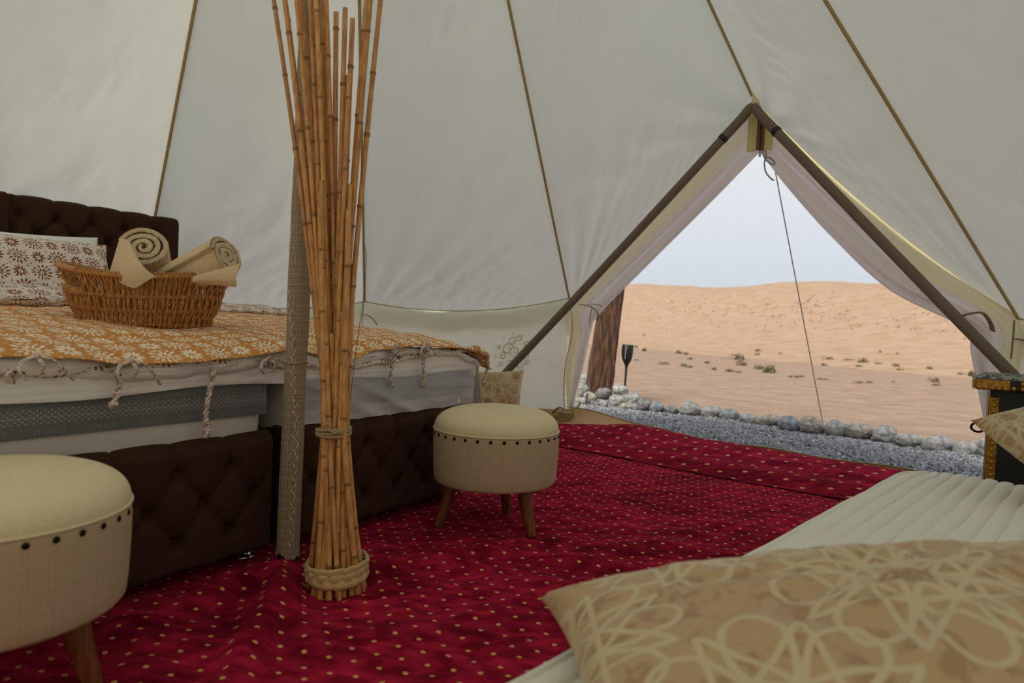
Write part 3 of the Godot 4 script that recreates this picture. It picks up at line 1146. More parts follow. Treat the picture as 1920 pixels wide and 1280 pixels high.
func buttons(px: float, py: float, ytop: float, rows: int, xmax: float) -> Array:
	var o := []
	for r in rows:
		var y := ytop - r * py / 2
		var sh := 0.0 if r % 2 == 0 else 0.5
		for k in range(-8, 9):
			var x := (k + sh) * px
			if absf(x) < xmax:
				o.append(Vector2(x, y))
	return o

func upholstered(hw: float, y0: float, y1: float, thick: float, px: float, py: float, ytop: float, ybot: float, xm: float, nu: int, nv: int, btn: Array, amp := 0.024) -> MB:
	var b := MB.new()
	var f := func(s: float, t: float):
		var x := lerpf(-hw, hw, clampf((s * nu - 1.0) / (nu - 2.0), 0.0, 1.0))
		var y := lerpf(y0, y1, clampf((t * nv - 1.0) / (nv - 2.0), 0.0, 1.0))
		var z := 0.0
		var ex := hw - absf(x)
		z += amp * tuft(x, y, px, py, ytop, ybot) * sm(0.0, 0.03, xm - absf(x)) if absf(x) < xm else amp * 0.9 * sm(0.0, 0.02, absf(x) - xm)
		for q: Vector2 in btn:
			var d := q.distance_to(Vector2(x, y))
			if d < 0.08:
				z -= amp * exp(-(d / 0.018) ** 2)
		z -= rnd(ex, 0.04) + rnd(y1 - y, 0.04) + rnd(y - y0, 0.02)
		var yy := y
		if y > ytop and absf(x) < xm:      # pleats nick the top edge
			yy -= 0.006 * (1.0 - absf(sin(PI * x / px)) ** 0.5) * sm(ytop, y1, y)
		if s < 0.5 / nu or s > 1.0 - 0.5 / nu or t < 0.5 / nv or t > 1.0 - 0.5 / nv:
			z = -thick
		return [Vector3(x, yy, z), Vector2(x, y)]
	b.grid(nu, nv, f)
	var back := [b.add(Vector3(-hw, y0, -thick)), b.add(Vector3(hw, y0, -thick)), b.add(Vector3(hw, y1, -thick)), b.add(Vector3(-hw, y1, -thick))]
	b.quad(back[0], back[3], back[2], back[1])
	return b

func build_beds() -> void:
	var p := bed_at(-0.475, 0)
	var bed := thing("bed", wv(p), BED_TURN)
	tag(bed, "dark brown tufted velvet bed frame with headboard behind the far stool", "bed", "twin tufted bed frames")
	var fb := buttons(0.155, 0.18, 0.31, 3, 0.44)
	var foot := loc("footboard", upholstered(0.47, 0.05, 0.393, 0.09, 0.155, 0.18, 0.31, 0.13, 0.455, 120, 56, fb), M.velvet, bed, false)
	var bm := MB.new()
	bm.ball(Vector3(0.011, 0.011, 0.006), Transform3D(), 12, 8)
	var bmesh := commit(bm)
	for q: Vector2 in fb:
		put("button", bmesh, M.velvet, foot, Vector3(q.x, q.y, -0.012))
	var hbn := buttons(0.17, 0.18, 1.185, 8, 0.36)
	var hmb := upholstered(0.495, 0.05, 1.285, 0.09, 0.17, 0.18, 1.185, 0.55, 0.375, 120, 130, hbn, 0.036)
	for k in hmb.v.size():
		hmb.v[k].z -= 2.24
	var head := loc("headboard", hmb, M.velvet, bed, false)
	for q: Vector2 in hbn:
		put("button", bmesh, M.velvet, head, Vector3(q.x, q.y, -2.252))
	for s in [-1.0, 1.0]:
		var r := MB.new()
		r.box(Vector3(0.06, 0.34, 2.14), 0.02, Transform3D(Basis(), Vector3(s * 0.44, 0.22, -1.16)))
		loc("side_rail", r, M.velvet, bed)
	var sl := MB.new()
	sl.box(Vector3(0.82, 0.05, 2.14), 0.008, Transform3D(Basis(), Vector3(0, 0.315, -1.16)))
	loc("slat_base", sl, M.leg_wood, bed)
	var lp := MB.new()
	lp.lathe([Vector2(0, 0), Vector2(0.028, 0), Vector2(0.031, 0.004), Vector2(0.028, 0.009), Vector2(0.021, 0.013), Vector2(0.019, 0.03), Vector2(0.021, 0.055), Vector2(0, 0.055)], 24)
	var lm := commit(lp)
	for x in [-0.41, 0.41]:
		for z in [-0.06, -2.18]:
			put("bed_leg", lm, M.chrome, bed, Vector3(x, 0.014, z))
	var bed2 := twin(bed, "bed_001", wv(bed_at(-1.465, 0)), BED_TURN)
	bed2.set_meta("label", "dark brown tufted velvet bed frame behind the near stool at the left")
	# mattresses
	for k in 2:
		var m := thing("mattress" if k == 0 else "mattress_001", wv(bed_at(-0.475 - 0.985 * k, 0)), BED_TURN)
		tag(m, ["white mattress on the right bed with its grey border veiled by sheer cloth", "white mattress on the left bed with a printed grey border band"][k], "mattress")
		var mb := MB.new()
		var f := func(s: float, t: float):
			var a := TAU * s
			var cx := signf(cos(a)) * absf(cos(a)) ** 0.12
			var cz := signf(sin(a)) * absf(sin(a)) ** 0.12
			var y := lerpf(0.342, 0.60, t)
			var in_ := 0.016 - 0.016 * sin(PI * clampf(t, 0.02, 0.98)) ** 0.3
			return [Vector3(cx * (0.468 - in_), y, -1.065 + cz * (1.035 - in_)), Vector2(s, t)]
		mb.grid(160, 14, f)
		for y in [0.342, 0.60]:
			var c := mb.add(Vector3(0, y, -1.065))
			var base := 0 if y < 0.5 else 14 * 161
			for i in 160:
				if y < 0.5:
					mb.tri(c, base + i + 1, base + i)
				else:
					mb.tri(c, base + i, base + i + 1)
		loc("ticking", mb, M.mattress, m)
		var bn := MB.new()
		var fb2 := func(s: float, t: float):
			return [Vector3(lerpf(-0.44, 0.44, s), lerpf(0.442, 0.533, t), -0.0245), Vector2(s * 0.88 / 0.13, 1.0 - t)]
		bn.grid(30, 2, fb2)
		var fb3 := func(s: float, t: float):
			return [Vector3(0.473, lerpf(0.442, 0.533, t), -0.07 - 1.9 * s), Vector2(s * 1.9 / 0.13, 1.0 - t)]
		bn.grid(30, 2, fb3)
		loc("border_band", bn, M.band, m, false)
		if k == 1:      # woven lettering along the band
			var tm := TextMesh.new()
			tm.text = "restech"
			var fnt := SystemFont.new()
			fnt.font_names = PackedStringArray(["Droid Serif"])
			tm.font = fnt
			tm.font_size = 32
			tm.pixel_size = 0.0006
			tm.depth = 0.0008
			for j in 8:
				put("lettering", tm, M.lettering, m, Vector3(-0.42 + j * 0.115, 0.523, -0.0235))
			for j in 7:
				put("lettering", tm, M.lettering, m, Vector3(-0.37 + j * 0.115, 0.455, -0.0235))
	# sheets: a cotton cover drawn over each mattress edge
	for k in 2:
		var sh := thing("bed_sheet" if k == 0 else "bed_sheet_001", wv(bed_at(-0.475 - 0.985 * k, 0)), BED_TURN)
		tag(sh, ["creased white cotton sheet tucked over the right mattress under the duvet", "creased white cotton sheet tucked over the left mattress under the duvet"][k], "sheet")
		var b := MB.new()
		var wob := noise(1.0, 3, 501 + k)
		var f := func(s: float, t: float):
			var x := lerpf(-0.487, 0.492, s)
			var low := 0.535 + 0.006 * sin(s * 9.0 + k) - (0.012 if k == 1 else 0.0) * (1.0 - s)
			var y := 0.0
			var z := 0.0
			if t < 0.6:      # the front drop
				y = lerpf(low, 0.607, t / 0.6)
				z = -0.012 + 0.004 * sin(PI * t / 0.6) + 0.004 * wob.get_noise_2d(x * 2.5, y * 60.0)
			else:
				y = 0.609 + 0.003 * wob.get_noise_2d(x * 3.0, t * 5.0)
				z = lerpf(-0.02, -2.0, (t - 0.6) / 0.4)
			if k == 0 and x > 0.45:
				y -= 0.03 * (x - 0.45) / 0.042
			return [Vector3(x, y, z), Vector2(x, t)]
		b.grid(90, 30, f)
		loc("cover", b, M.white, sh, false)
		if k == 0:
			var veil := MB.new()      # sheer layer over the border band, pulled down to the right
			var fv := func(s: float, t: float):
				var x := lerpf(-0.47, 0.474, s)
				var y := lerpf(0.398, 0.545, t)
				var dg := (x * 0.42 + (y - 0.40)) * 1.0
				var z := -0.008 + 0.008 * sin(PI * t) + 0.018 * exp(-((dg - 0.03) / 0.02) ** 2) * sm(-0.3, 0.0, x) + 0.012 * exp(-((dg + 0.045) / 0.02) ** 2) + 0.003 * wob.get_noise_2d(x * 5.0 + y * 14.0, y * 20.0)
				return [Vector3(x, y, z), Vector2(s, t)]
			veil.grid(110, 30, fv)
			var vm := mat(Color(0.90, 0.90, 0.92, 0.45), 0.9)
			vm.transparency = BaseMaterial3D.TRANSPARENCY_ALPHA
			loc("sheer_layer", veil, vm, sh, false)
			var tail := MB.new()      # corner of the sheet hanging past the right-hand side
			var ft := func(s: float, t: float):
				var z := lerpf(0.0, -0.35, s)
				var y := lerpf(0.60, 0.36 + 0.16 * s, t)
				return [Vector3(0.488 + 0.05 * t * (1.0 - s) + 0.01 * sin(s * 14.0) * t, y, z), Vector2(s, t)]
			tail.grid(16, 14, ft)
			loc("hanging_corner", tail, M.white, sh, false)

# ------------------------------------------------------------------ duvet
const FRONT := [[-2.2, 0.64], [-1.7, 0.642], [-1.6, 0.638], [-1.45, 0.618], [-1.32, 0.621], [-1.18, 0.627], [-0.99, 0.648], [-0.755, 0.615], [-0.61, 0.644], [-0.44, 0.659], [-0.156, 0.648], [-0.02, 0.615], [0.05, 0.575]]
var duv_n: FastNoiseLite

func duvet_h(u: float, v: float) -> float:
	var h := lut(FRONT, u)
	h = lerpf(h, 0.636, sm(0.0, 0.25, v))
	h += lut([[0.0, 0.0], [0.03, 0.012], [0.13, 0.025], [0.27, 0.043], [0.6, 0.064], [0.81, 0.084], [1.1, 0.10], [1.5, 0.10]], v)
	h -= 0.9 * maxf(0.0, u + 0.10) ** 2 * sm(0.0, 0.2, v) + 0.35 * maxf(0.0, u + 0.0)
	h += 0.010 * duv_n.get_noise_2d(u * 3.0, v * 3.0) * sm(0.0, 0.1, v)
	return h

func build_duvet() -> void:
	duv_n = noise(1.0, 3, 601)
	var root := thing("duvet", wv(BED_O), BED_TURN)
	tag(root, "thick duvet in ochre and white floral cotton spread over both beds", "duvet")
	var b := MB.new()
	var f := func(s: float, t: float):
		var u := lerpf(-2.05, 0.055, s)
		var v := lerpf(0.07, -0.04, t / 0.06) if t < 0.06 else lerpf(-0.04, 1.25, (t - 0.06) / 0.94)
		var h := duvet_h(u, maxf(v, 0.0))
		if v < 0.0:
			h -= 0.35 * -v
		if t < 0.06:
			h -= 0.010 * (1.0 - t / 0.06) + 0.004
		var curl := 0.012 * sin(u * 23.0) * sm(0.03, -0.04, v)
		return [Vector3(u, h, -v + curl), Vector2(u, v)]
	b.grid(210, 130, f)
	loc("cover_top", b, M.ochre, root, false)
	var q := MB.new()
	var fq := func(s: float, t: float):
		var u := lerpf(-2.03, 0.015, s)
		var a := TAU * t
		var pinch := 1.0
		for x in [-1.70, -1.48, -1.24, -0.53, -0.36, -1.05]:
			pinch -= 0.22 * exp(-((u - x) / 0.03) ** 2)
		var cy := lut(FRONT, u) - 0.034
		var ry := 0.030 * pinch * (1.0 - 0.45 * sm(-0.75, -0.3, u))
		var rz := 0.045 * pinch + 0.006 * duv_n.get_noise_2d(u * 8.0, t * 6.0)
		return [Vector3(u, cy + ry * sin(a) + 0.003 * duv_n.get_noise_2d(u * 10.0, t * 8.0), -0.03 + rz * cos(a)), Vector2(u, t)]
	q.grid(200, 20, fq)
	loc("inner_quilt", q, M.white, root)
	var lo := MB.new()
	var fl := func(s: float, t: float):
		var u := lerpf(-2.0, 0.02, s)
		var base := lut([[-1.7, 0.578], [-1.3, 0.585], [-1.15, 0.59], [-1.0, 0.577], [-0.72, 0.563], [-0.55, 0.575], [-0.3, 0.598], [0.0, 0.615]], u)
		var a := TAU * t
		return [Vector3(u, base + 0.012 + 0.012 * sin(a) + 0.003 * sin(u * 40.0), -0.02 + 0.034 * cos(a) + 0.004 * sin(u * 31.0)), Vector2(u, 0.02 * sin(a) + 0.05)]
	lo.grid(160, 12, fl)
	loc("cover_bottom", lo, M.print, root)
	var rc := MB.new()      # gathered corner of the cover at the right
	rc.tube(curve([Vector3(-0.10, 0.632, 0.03), Vector3(-0.03, 0.622, 0.035), Vector3(0.03, 0.595, 0.02), Vector3(0.05, 0.565, 0.0)], 18), [0.006, 0.012, 0.017, 0.021, 0.024, 0.026, 0.027, 0.029, 0.028, 0.030, 0.028, 0.029, 0.026, 0.026, 0.021, 0.018, 0.013, 0.009, 0.004], 12, true, 0.55)
	loc("gathered_corner", rc, M.ochre, root)
	# cords that close the cover
	for t in [[-1.70, 0.600, 0.575, 0], [-1.48, 0.598, 0.504, 0], [-1.24, 0.588, 0.405, 0], [-0.53, 0.640, 0.500, 1], [-0.36, 0.648, 0.490, 1], [0.045, 0.575, 0.475, 2]]:
		var c := MB.new()
		var n := 22
		for st in 2:
			var pts := []
			var rad := []
			for k in n + 1:
				var w := float(k) / n
				var a: float = w * (t[1] - t[2]) * 190.0 + st * PI
				pts.append(Vector3(t[0] + 0.0045 * cos(a) + 0.006 * sin(w * 5.0 + t[0] * 9.0), lerpf(t[1], t[2], w), 0.030 + 0.0045 * sin(a) - 0.012 * w))
				rad.append(0.0054 - 0.0015 * sin(PI * w) + (0.002 if w > 0.9 else 0.0))
			c.tube(pts, rad, 7)
		if t[3] == 1:      # these ones loop up over the quilt
			c.tube(curve([Vector3(t[0] + 0.015, t[1] + 0.004, 0.03), Vector3(t[0] - 0.005, t[1] + 0.006, 0.036), Vector3(t[0] - 0.015, t[1] - 0.012, 0.034), Vector3(t[0], t[1] - 0.02, 0.032)], 10), [0.008], 7)
		loc("tie_cord", c, M.cord_print, root)
	for t in [[-1.655, 0.630, 0.05], [-1.455, 0.615, 0.055], [-1.06, 0.615, 0.045], [-0.375, 0.645, 0.03]]:
		var c := MB.new()
		var p := Vector3(t[0], t[1], 0.035)
		c.ball(Vector3(0.009, 0.009, 0.008), Transform3D(Basis(), p), 10, 8)
		c.tube(curve([p, p + Vector3(-0.03, -0.01, 0.012), p + Vector3(-0.035, -0.03, 0.01), p + Vector3(-0.018, -t[2], 0.0)], 12), [0.005], 7, true, 0.6)
		c.tube(curve([p, p + Vector3(0.028, -0.008, 0.012), p + Vector3(0.05, -0.03, 0.01), p + Vector3(0.075, -t[2] - 0.005, 0.0)], 12), [0.0055], 7, true, 0.6)
		c.tube(curve([p, p + Vector3(0.008, -0.02, 0.016), p + Vector3(0.004, -0.04, 0.008)], 8), [0.0055], 7, true, 0.6)
		loc("tie_bow", c, M.cord_print, root)
	# the head end is turned back and shows the white printed side
	var tb := MB.new()
	var ft := func(s: float, t: float):
		var u := lerpf(-2.05, 0.03, s)
		var a := TAU * t
		var e := sm(0.03, -0.12, u)
		var hh := lut([[-2.0, 0.085], [-1.2, 0.078], [-0.6, 0.06], [-0.2, 0.052], [0.03, 0.03]], u)
		return [Vector3(u, 0.728 + hh * (0.35 + 0.75 * sin(a)) * (0.5 + 0.5 * e) - 0.02 * (1.0 - e) + 0.008 * duv_n.get_noise_2d(u * 5.0, t * 5.0), -1.30 + 0.25 * cos(a) + 0.03 * sin(u * 3.0)), Vector2(u, t * 1.1)]
	tb.grid(120, 26, ft)
	loc("turned_back_end", tb, M.print, root)

func pillow_mb(w: float, h: float, th: float, nu := 40, nv := 40, pinch := 0.12, uvs := 1.0, wr := 0.0, seed_ := 1) -> MB:
	var b := MB.new()
	var n := noise(1.0, 3, seed_)
	for side in [1.0, -1.0]:
		var f := func(s: float, t: float):
			var x := 2.0 * s - 1.0
			var y := 2.0 * t - 1.0
			var px := x * (1.0 - pinch * (1.0 - y * y) * x * x)
			var py := y * (1.0 - pinch * (1.0 - x * x) * y * y)
			var z := th / 2 * ((1.0 - x * x) * (1.0 - y * y)) ** 0.42
			z += wr * n.get_noise_2d(x * 3.0 + side * 9.0, y * 3.0) * (1.0 - x * x) * (1.0 - y * y)
			z = maxf(z, 0.0)
			if side < 0:
				px = -px
			return [Vector3(px * w / 2, py * h / 2, side * z), Vector2(px * w / 2 * uvs, py * h / 2 * uvs)]
		b.grid(nu, nv, f)
	return b

func basis_of(ex: Vector3, ey: Vector3) -> Basis:      # ex, ey given as (right, up, away)
	var x := wv(ex).normalized()
	var y := wv(ey)
	y = (y - x * y.dot(x)).normalized()
	return Basis(x, y, x.cross(y))

func pillow_obj(called: String, b: MB, m: Material, c: Vector3, ba: Basis, label: String, cat: String, group := "") -> Node3D:
	var o := MeshInstance3D.new()
	o.name = called
	o.mesh = commit(b)
	o.material_override = m
	o.transform = Transform3D(ba, wv(c))
	add_child(o, true)
	return tag(o, label, cat, group)

func build_pillows() -> void:
	var ud := Vector3(0.542, 0, 0.840)
	var vd := Vector3(-0.840, 0, 0.542)
	var p := bed_at(-0.93, 1.78)
	pillow_obj("pillow", pillow_mb(0.74, 0.50, 0.19, 40, 40, 0.08, 1.0, 0.02, 3), M.print, Vector3(p.x, 0.832, p.z), basis_of(ud, vd * 0.55 + Vector3.UP), "white pillow printed with brown rosettes leaning at the headboard", "pillow")
	p = bed_at(-0.88, 1.98)
	pillow_obj("pillow_001", pillow_mb(0.72, 0.52, 0.15, 36, 36, 0.06, 1.0, 0.015, 5), M.white, Vector3(p.x, 0.838, p.z), basis_of(ud + Vector3(0, 0.03, 0), vd * 0.30 + Vector3.UP), "plain white pillow peeking out behind the printed pillow", "pillow")
	# small cushion on the floor behind the far stool
	pillow_obj("cushion", pillow_mb(0.44, 0.44, 0.13, 36, 36, 0.10, 1.3, 0.01, 7), M.brocade, Vector3(-0.13, 0.225, 4.40), basis_of(Vector3(1, 0.03, -0.12), Vector3(0, 1, 0.18)), "small beige brocade cushion standing on the floor behind the far stool", "cushion")
	# cushion at the far end of the daybed
	var tip := Vector3(1.500, 0.487, 2.2)
	var e1 := Vector3(0.93, 0.17, 0.33).normalized()
	var e2 := Vector3(0.45, -0.45, -0.77)
	e2 = (e2 - e1 * e2.dot(e1)).normalized()
	var c := tip + (e1 + e2) * 0.205
	pillow_obj("cushion_001", pillow_mb(0.42, 0.42, 0.17, 40, 40, 0.10, 1.5, 0.012, 9), M.brocade, c, basis_of(e1, -e2), "beige brocade cushion at the far end of the daybed before the black chest", "cushion")
	# the big one in the foreground
	pillow_obj("cushion_002", pillow_mb(0.90, 0.52, 0.215, 64, 48, 0.10, 1.0, 0.02, 11), M.brocade, Vector3(0.505, 0.345, 0.83), basis_of(Vector3(1, 0.115, -0.01), Vector3(0.02, 0.03, 1)), "large beige brocade cushion with pale interlaced straps in the near foreground", "cushion")

# ------------------------------------------------------------------ basket, towels
func build_basket() -> void:
	var cen := Vector3(-1.215, 0.683, 2.26)
	var root := thing("basket", wv(cen), 0.12)
	tag(root, "oval wicker basket with cut-out handles holding two rolled towels", "basket")
	var prof := [[0.0, 0.195], [0.03, 0.205], [0.075, 0.228], [0.10, 0.232], [0.14, 0.245], [0.165, 0.258]]
	var ring := func(a: float, h: float, grow := 0.0):
		var r := lut(prof, h) + grow
		var lift := 0.012 * cos(2.0 * a) * h / 0.16 + 0.010 * maxf(0.0, -cos(a)) * h / 0.16
		return Vector3(cos(a) * r, h + lift, sin(a) * r * 0.72)
	var rods := MB.new()
	var n := 92
	for k in n:
		var a := TAU * (k + rng.randf_range(-0.2, 0.2)) / n
		var end := absf(sin(a)) < 0.30      # the handle openings at the narrow ends
		var front := absf(fposmod(a, TAU) - 2.55) < 0.42
		var pts := []
		var rad := []
		for j in 11:
			var t := j / 10.0
			var h := 0.165 * t
			if front and h > 0.105:
				break
			var wig := 0.0045 * sin(t * 17.0 + (k % 2) * PI) + rng.randf_range(-0.001, 0.001)
			pts.append(ring.call(a + rng.randf_range(-0.006, 0.006), h, wig))
			rad.append(0.0043 + 0.0006 * rng.randf())
		rods.tube(pts, rad, 6)
		if not front:      # inner layer of stakes
			var pi := []
			for j in 7:
				pi.append(ring.call(a + 0.02, 0.16 * j / 6.0, -0.008))
			rods.tube(pi, [0.0032], 5)
	tag(loc("woven_stakes", rods, M.wicker, root), "", "", "", "stuff")
	for h in [0.008, 0.05, 0.055, 0.097, 0.102]:
		var w := MB.new()
		var pts := []
		for j in 121:
			var a := TAU * j / 120
			pts.append(ring.call(a, h, 0.004 * sin(a * 59.0)))
		w.tube(pts, [0.0032], 6, false)
		loc("weave_band", w, M.wicker, root)
	var rim := MB.new()
	for w in 2:
		var pts := []
		for j in 121:
			var a := TAU * j / 120
			pts.append(ring.call(a, 0.166 + 0.003 * w, 0.004 - 0.007 * w))
		rim.tube(pts, [0.0075], 8, false)
	loc("rim", rim, M.wicker, root)
	var wrap := MB.new()
	for k in 128:      # rods turned over the rim
		var a := TAU * k / 128
		if absf(a - 2.55) < 0.40:
			continue
		var p0: Vector3 = ring.call(a, 0.152, 0.010)
		var p1: Vector3 = ring.call(a + 0.02, 0.172, 0.011)
		var p2: Vector3 = ring.call(a + 0.04, 0.176, 0.0)
		var p3: Vector3 = ring.call(a + 0.05, 0.168, -0.010)
		wrap.tube(curve([p0, p1, p2, p3], 6), [0.0035], 5)
	tag(loc("rim_wrapping", wrap, M.wicker, root), "", "", "", "stuff")
	var lowrim := MB.new()
	for k in 22:
		var a := 2.55 - 0.42 + 0.84 * k / 21.0
		lowrim.tube(curve([ring.call(a, 0.09, 0.008), ring.call(a + 0.02, 0.108, 0.009), ring.call(a + 0.04, 0.11, 0.0), ring.call(a + 0.05, 0.10, -0.008)], 6), [0.004], 5)
	tag(loc("handle_sill", lowrim, M.wicker, root), "", "", "", "stuff")
	var bs := MB.new()
	bs.lathe([Vector2(0, 0.004), Vector2(0.18, 0.004), Vector2(0.19, 0.008), Vector2(0.18, 0.014), Vector2(0, 0.014)], 40, Transform3D(), 1.0, 0.72)
	loc("base", bs, M.wicker, root)

func roll_mb(c: Vector3, ax: Vector3, up: Vector3, length: float, r: float) -> MB:      # c: centre of the seen end; the roll runs along -ax
	var b := MB.new()
	ax = ax.normalized()
	var u := (up - ax * up.dot(ax)).normalized()
	var w := ax.cross(u)
	var turns := 3.1
	var n := 130
	var th := 0.0165
	var r0 := 0.012
	var loop := []
	for side in 2:
		for k in n + 1:
			var i := k if side == 0 else n - k
			var t := float(i) / n
			var a := t * turns * TAU + 2.2
			var rr := lerpf(r0, r, t) - (th if side == 1 else 0.0) * minf(1.0, 0.4 + t * 3.0)
			rr *= 1.0 + 0.02 * sin(a * 3.0 + t * 9.0)
			loop.append(Vector2(cos(a), sin(a)) * maxf(rr, 0.001))
	var m := loop.size()
	var f := func(s: float, t: float):
		var k := mini(int(round(s * m)), m)
		var p: Vector2 = loop[k % m]
		var lay := p.length() / r
		var along := -length * t + (0.006 if t < 0.5 else -0.006) * (1.0 - lay)
		var swell := 1.0 - 0.03 * sin(PI * t)
		return [wv(c + u * p.y * swell + w * p.x * swell + ax * along), Vector2(s * 1.4, t * length)]
	b.grid(m, 14, f)
	for e in 2:
		for k in n:
			var pa: Vector2 = loop[k]
			var pb: Vector2 = loop[k + 1]
			var pc: Vector2 = loop[m - 2 - k]
			var pd: Vector2 = loop[m - 1 - k]
			var along := 0.0 if e == 0 else -length
			var bulge := (0.007 if e == 0 else -0.007)
			var q := []
			for pp: Vector2 in [pa, pb, pc, pd]:
				var lay := pp.length() / r
				q.append(b.add(wv(c + u * pp.y + w * pp.x + ax * (along + bulge * (1.0 - lay) * 0.86)), pp))
			var mid1: Vector2 = (pa + pd) / 2
			var mid2: Vector2 = (pb + pc) / 2
			var m1 := b.add(wv(c + u * mid1.y + w * mid1.x + ax * (along + bulge)), mid1)
			var m2 := b.add(wv(c + u * mid2.y + w * mid2.x + ax * (along + bulge)), mid2)
			if e == 0:
				b.quad(q[0], q[1], m2, m1)
				b.quad(m1, m2, q[2], q[3])
			else:
				b.quad(q[0], m1, m2, q[1])
				b.quad(m1, q[3], q[2], m2)
	return b

func build_towels() -> void:
	var t1 := thing("rolled_towel", W(-1.24, 0.72, 2.3))
	tag(t1, "rolled beige waffle towel standing up in the basket, spiral end facing out", "towel", "rolled towels in the basket")
	var c1 := Vector3(-1.184, 0.935, 2.18)
	obj("roll", roll_mb(c1, Vector3(0.28, 0.50, -0.82), Vector3(0, 1, 0), 0.27, 0.080), M.towel, t1, false)
	var fl := MB.new()      # loose end draped forward over the rim
	var f := func(s: float, t: float):
		var le := spline([Vector3(-1.233, 0.955, 2.13), Vector3(-1.235, 0.881, 2.10), Vector3(-1.249, 0.828, 2.10)], t)
		var ri := spline([Vector3(-1.189, 0.950, 2.10), Vector3(-1.123, 0.871, 2.06), Vector3(-1.079, 0.837, 2.06)], t)
		var p := le.lerp(ri, s)
		p.y -= 0.032 * sm(0.0, 0.62, s) * sm(1.0, 0.55, s) * t
		p += Vector3(0.0, 0.0, -0.018) * sin(PI * s) * sin(PI * (0.15 + 0.7 * t))
		return [wv(p), Vector2(s * 0.17, t * 0.16)]
	for k in 2:
		var g := MB.new()
		g.grid(24, 16, f)
		var base := fl.v.size()
		for i in g.v.size():
			fl.add(g.v[i] + (Vector3(0, 0, -0.006) if k == 1 else Vector3.ZERO), g.uv[i])
		for i in range(0, g.ix.size(), 3):
			if k == 0:
				fl.tri(base + g.ix[i], base + g.ix[i + 1], base + g.ix[i + 2])
			else:
				fl.tri(base + g.ix[i], base + g.ix[i + 2], base + g.ix[i + 1])
	obj("loose_end", fl, M.towel, t1, false)
	var t2 := thing("rolled_towel_001", W(-1.05, 0.74, 2.3))
	tag(t2, "rolled beige waffle towel lying across the basket rim, pointing right", "towel", "rolled towels in the basket")
	var c2 := Vector3(-0.915, 0.918, 2.17)
	obj("roll", roll_mb(c2, Vector3(0.86, 0.40, -0.30), Vector3(0, 1, 0), 0.26, 0.069), M.towel, t2, false)
	var e2 := MB.new()
	var f2 := func(s: float, t: float):
		var p := Vector3(-0.990, 0.832, 2.10).lerp(Vector3(-0.843, 0.824, 2.08), s)
		var q := Vector3(-0.965, 0.845, 2.06).lerp(Vector3(-0.835, 0.890, 2.08), s)
		var r := p.lerp(q, t)
		r += Vector3(0, -0.006, -0.016) * sin(PI * t)
		return [wv(r), Vector2(s * 0.15, t * 0.08)]
	for k in 2:
		var g := MB.new()
		g.grid(16, 10, f2)
		var base := e2.v.size()
		for i in g.v.size():
			e2.add(g.v[i] + (Vector3(0, -0.007, 0) if k == 1 else Vector3.ZERO), g.uv[i])
		for i in range(0, g.ix.size(), 3):
			if k == 0:
				e2.tri(base + g.ix[i], base + g.ix[i + 1], base + g.ix[i + 2])
			else:
				e2.tri(base + g.ix[i], base + g.ix[i + 2], base + g.ix[i + 1])
	obj("loose_end", e2, M.towel, t2, false)

# ------------------------------------------------------------------ centre pole
func build_pole() -> void:
	var root := thing("tent_pole", W(-0.62, 0, 1.95))
	tag(root, "centre tent pole sleeved in stitched grey-brown burlap beside the canes", "tent pole")
	var foot := Vector3(-0.622, 0.012, 1.95)
	var top := Vector3(-0.578, APEX_H - 0.03, 1.95)
	var core := MB.new()
	core.tube([wv(foot), wv(foot.lerp(top, 0.5)), wv(top)], [0.027], 16)
	obj("pole", core, mat(Color(0.10, 0.055, 0.05), 0.6), root)
	var nz := noise(1.0, 3, 701)
	var sl := MB.new()
	var f := func(s: float, t: float):
		var a := TAU * s
		var h := lerpf(0.035, 3.7, t)
		var p := foot.lerp(top, h / (APEX_H + 0.02))
		var r := 0.031 + 0.0016 * nz.get_noise_2d(h * 6.0, cos(a) * 0.8) + 0.0008 * sin(h * 9.0)
		var jag := 0.0
		if t < 0.001:
			jag = 0.014 * nz.get_noise_1d(s * 40.0) + 0.012 * (1.0 if sin(a - 1.2) > 0.3 else 0.0)
			r += 0.002
		return [wv(p + Vector3(cos(a) * r, jag, -sin(a) * r)), Vector2(a * 0.031, h)]
	sl.grid(28, 220, f)
	obj("burlap_sleeve", sl, M.burlap, root, false)
	for h: float in [0.60, 1.585]:      # sewn joins of the sleeve
		var jn := MB.new()
		var p := foot.lerp(top, h / APEX_H)
		var pts := []
		for k in 25:
			var a := TAU * k / 24
			pts.append(wv(p + Vector3(cos(a) * 0.033, 0.002 * sin(a * 3.0), -sin(a) * 0.033)))
		jn.tube(pts, [0.002], 5, false)
		obj("sleeve_join", jn, M.twine, root)
	var stch := MB.new()      # ladder of pale thread winding down the front
	for k in 40:
		var h := 0.07 + k * 0.019
		var a0 := lut([[0.0, 1.05], [0.35, 0.95], [0.6, 1.5], [0.85, 2.3]], h)
		var p := foot.lerp(top, h / APEX_H)
		var p2 := foot.lerp(top, (h + 0.016) / APEX_H)
		var a1 := a0 + (0.22 if k % 2 == 0 else -0.18)
		stch.tube([wv(p + Vector3(cos(a0) * 0.0335, 0, -sin(a0) * 0.0335)), wv(p2 + Vector3(cos(a1) * 0.0335, 0, -sin(a1) * 0.0335))], [0.0011], 5)
	obj("stitching", stch, M.thread, root)

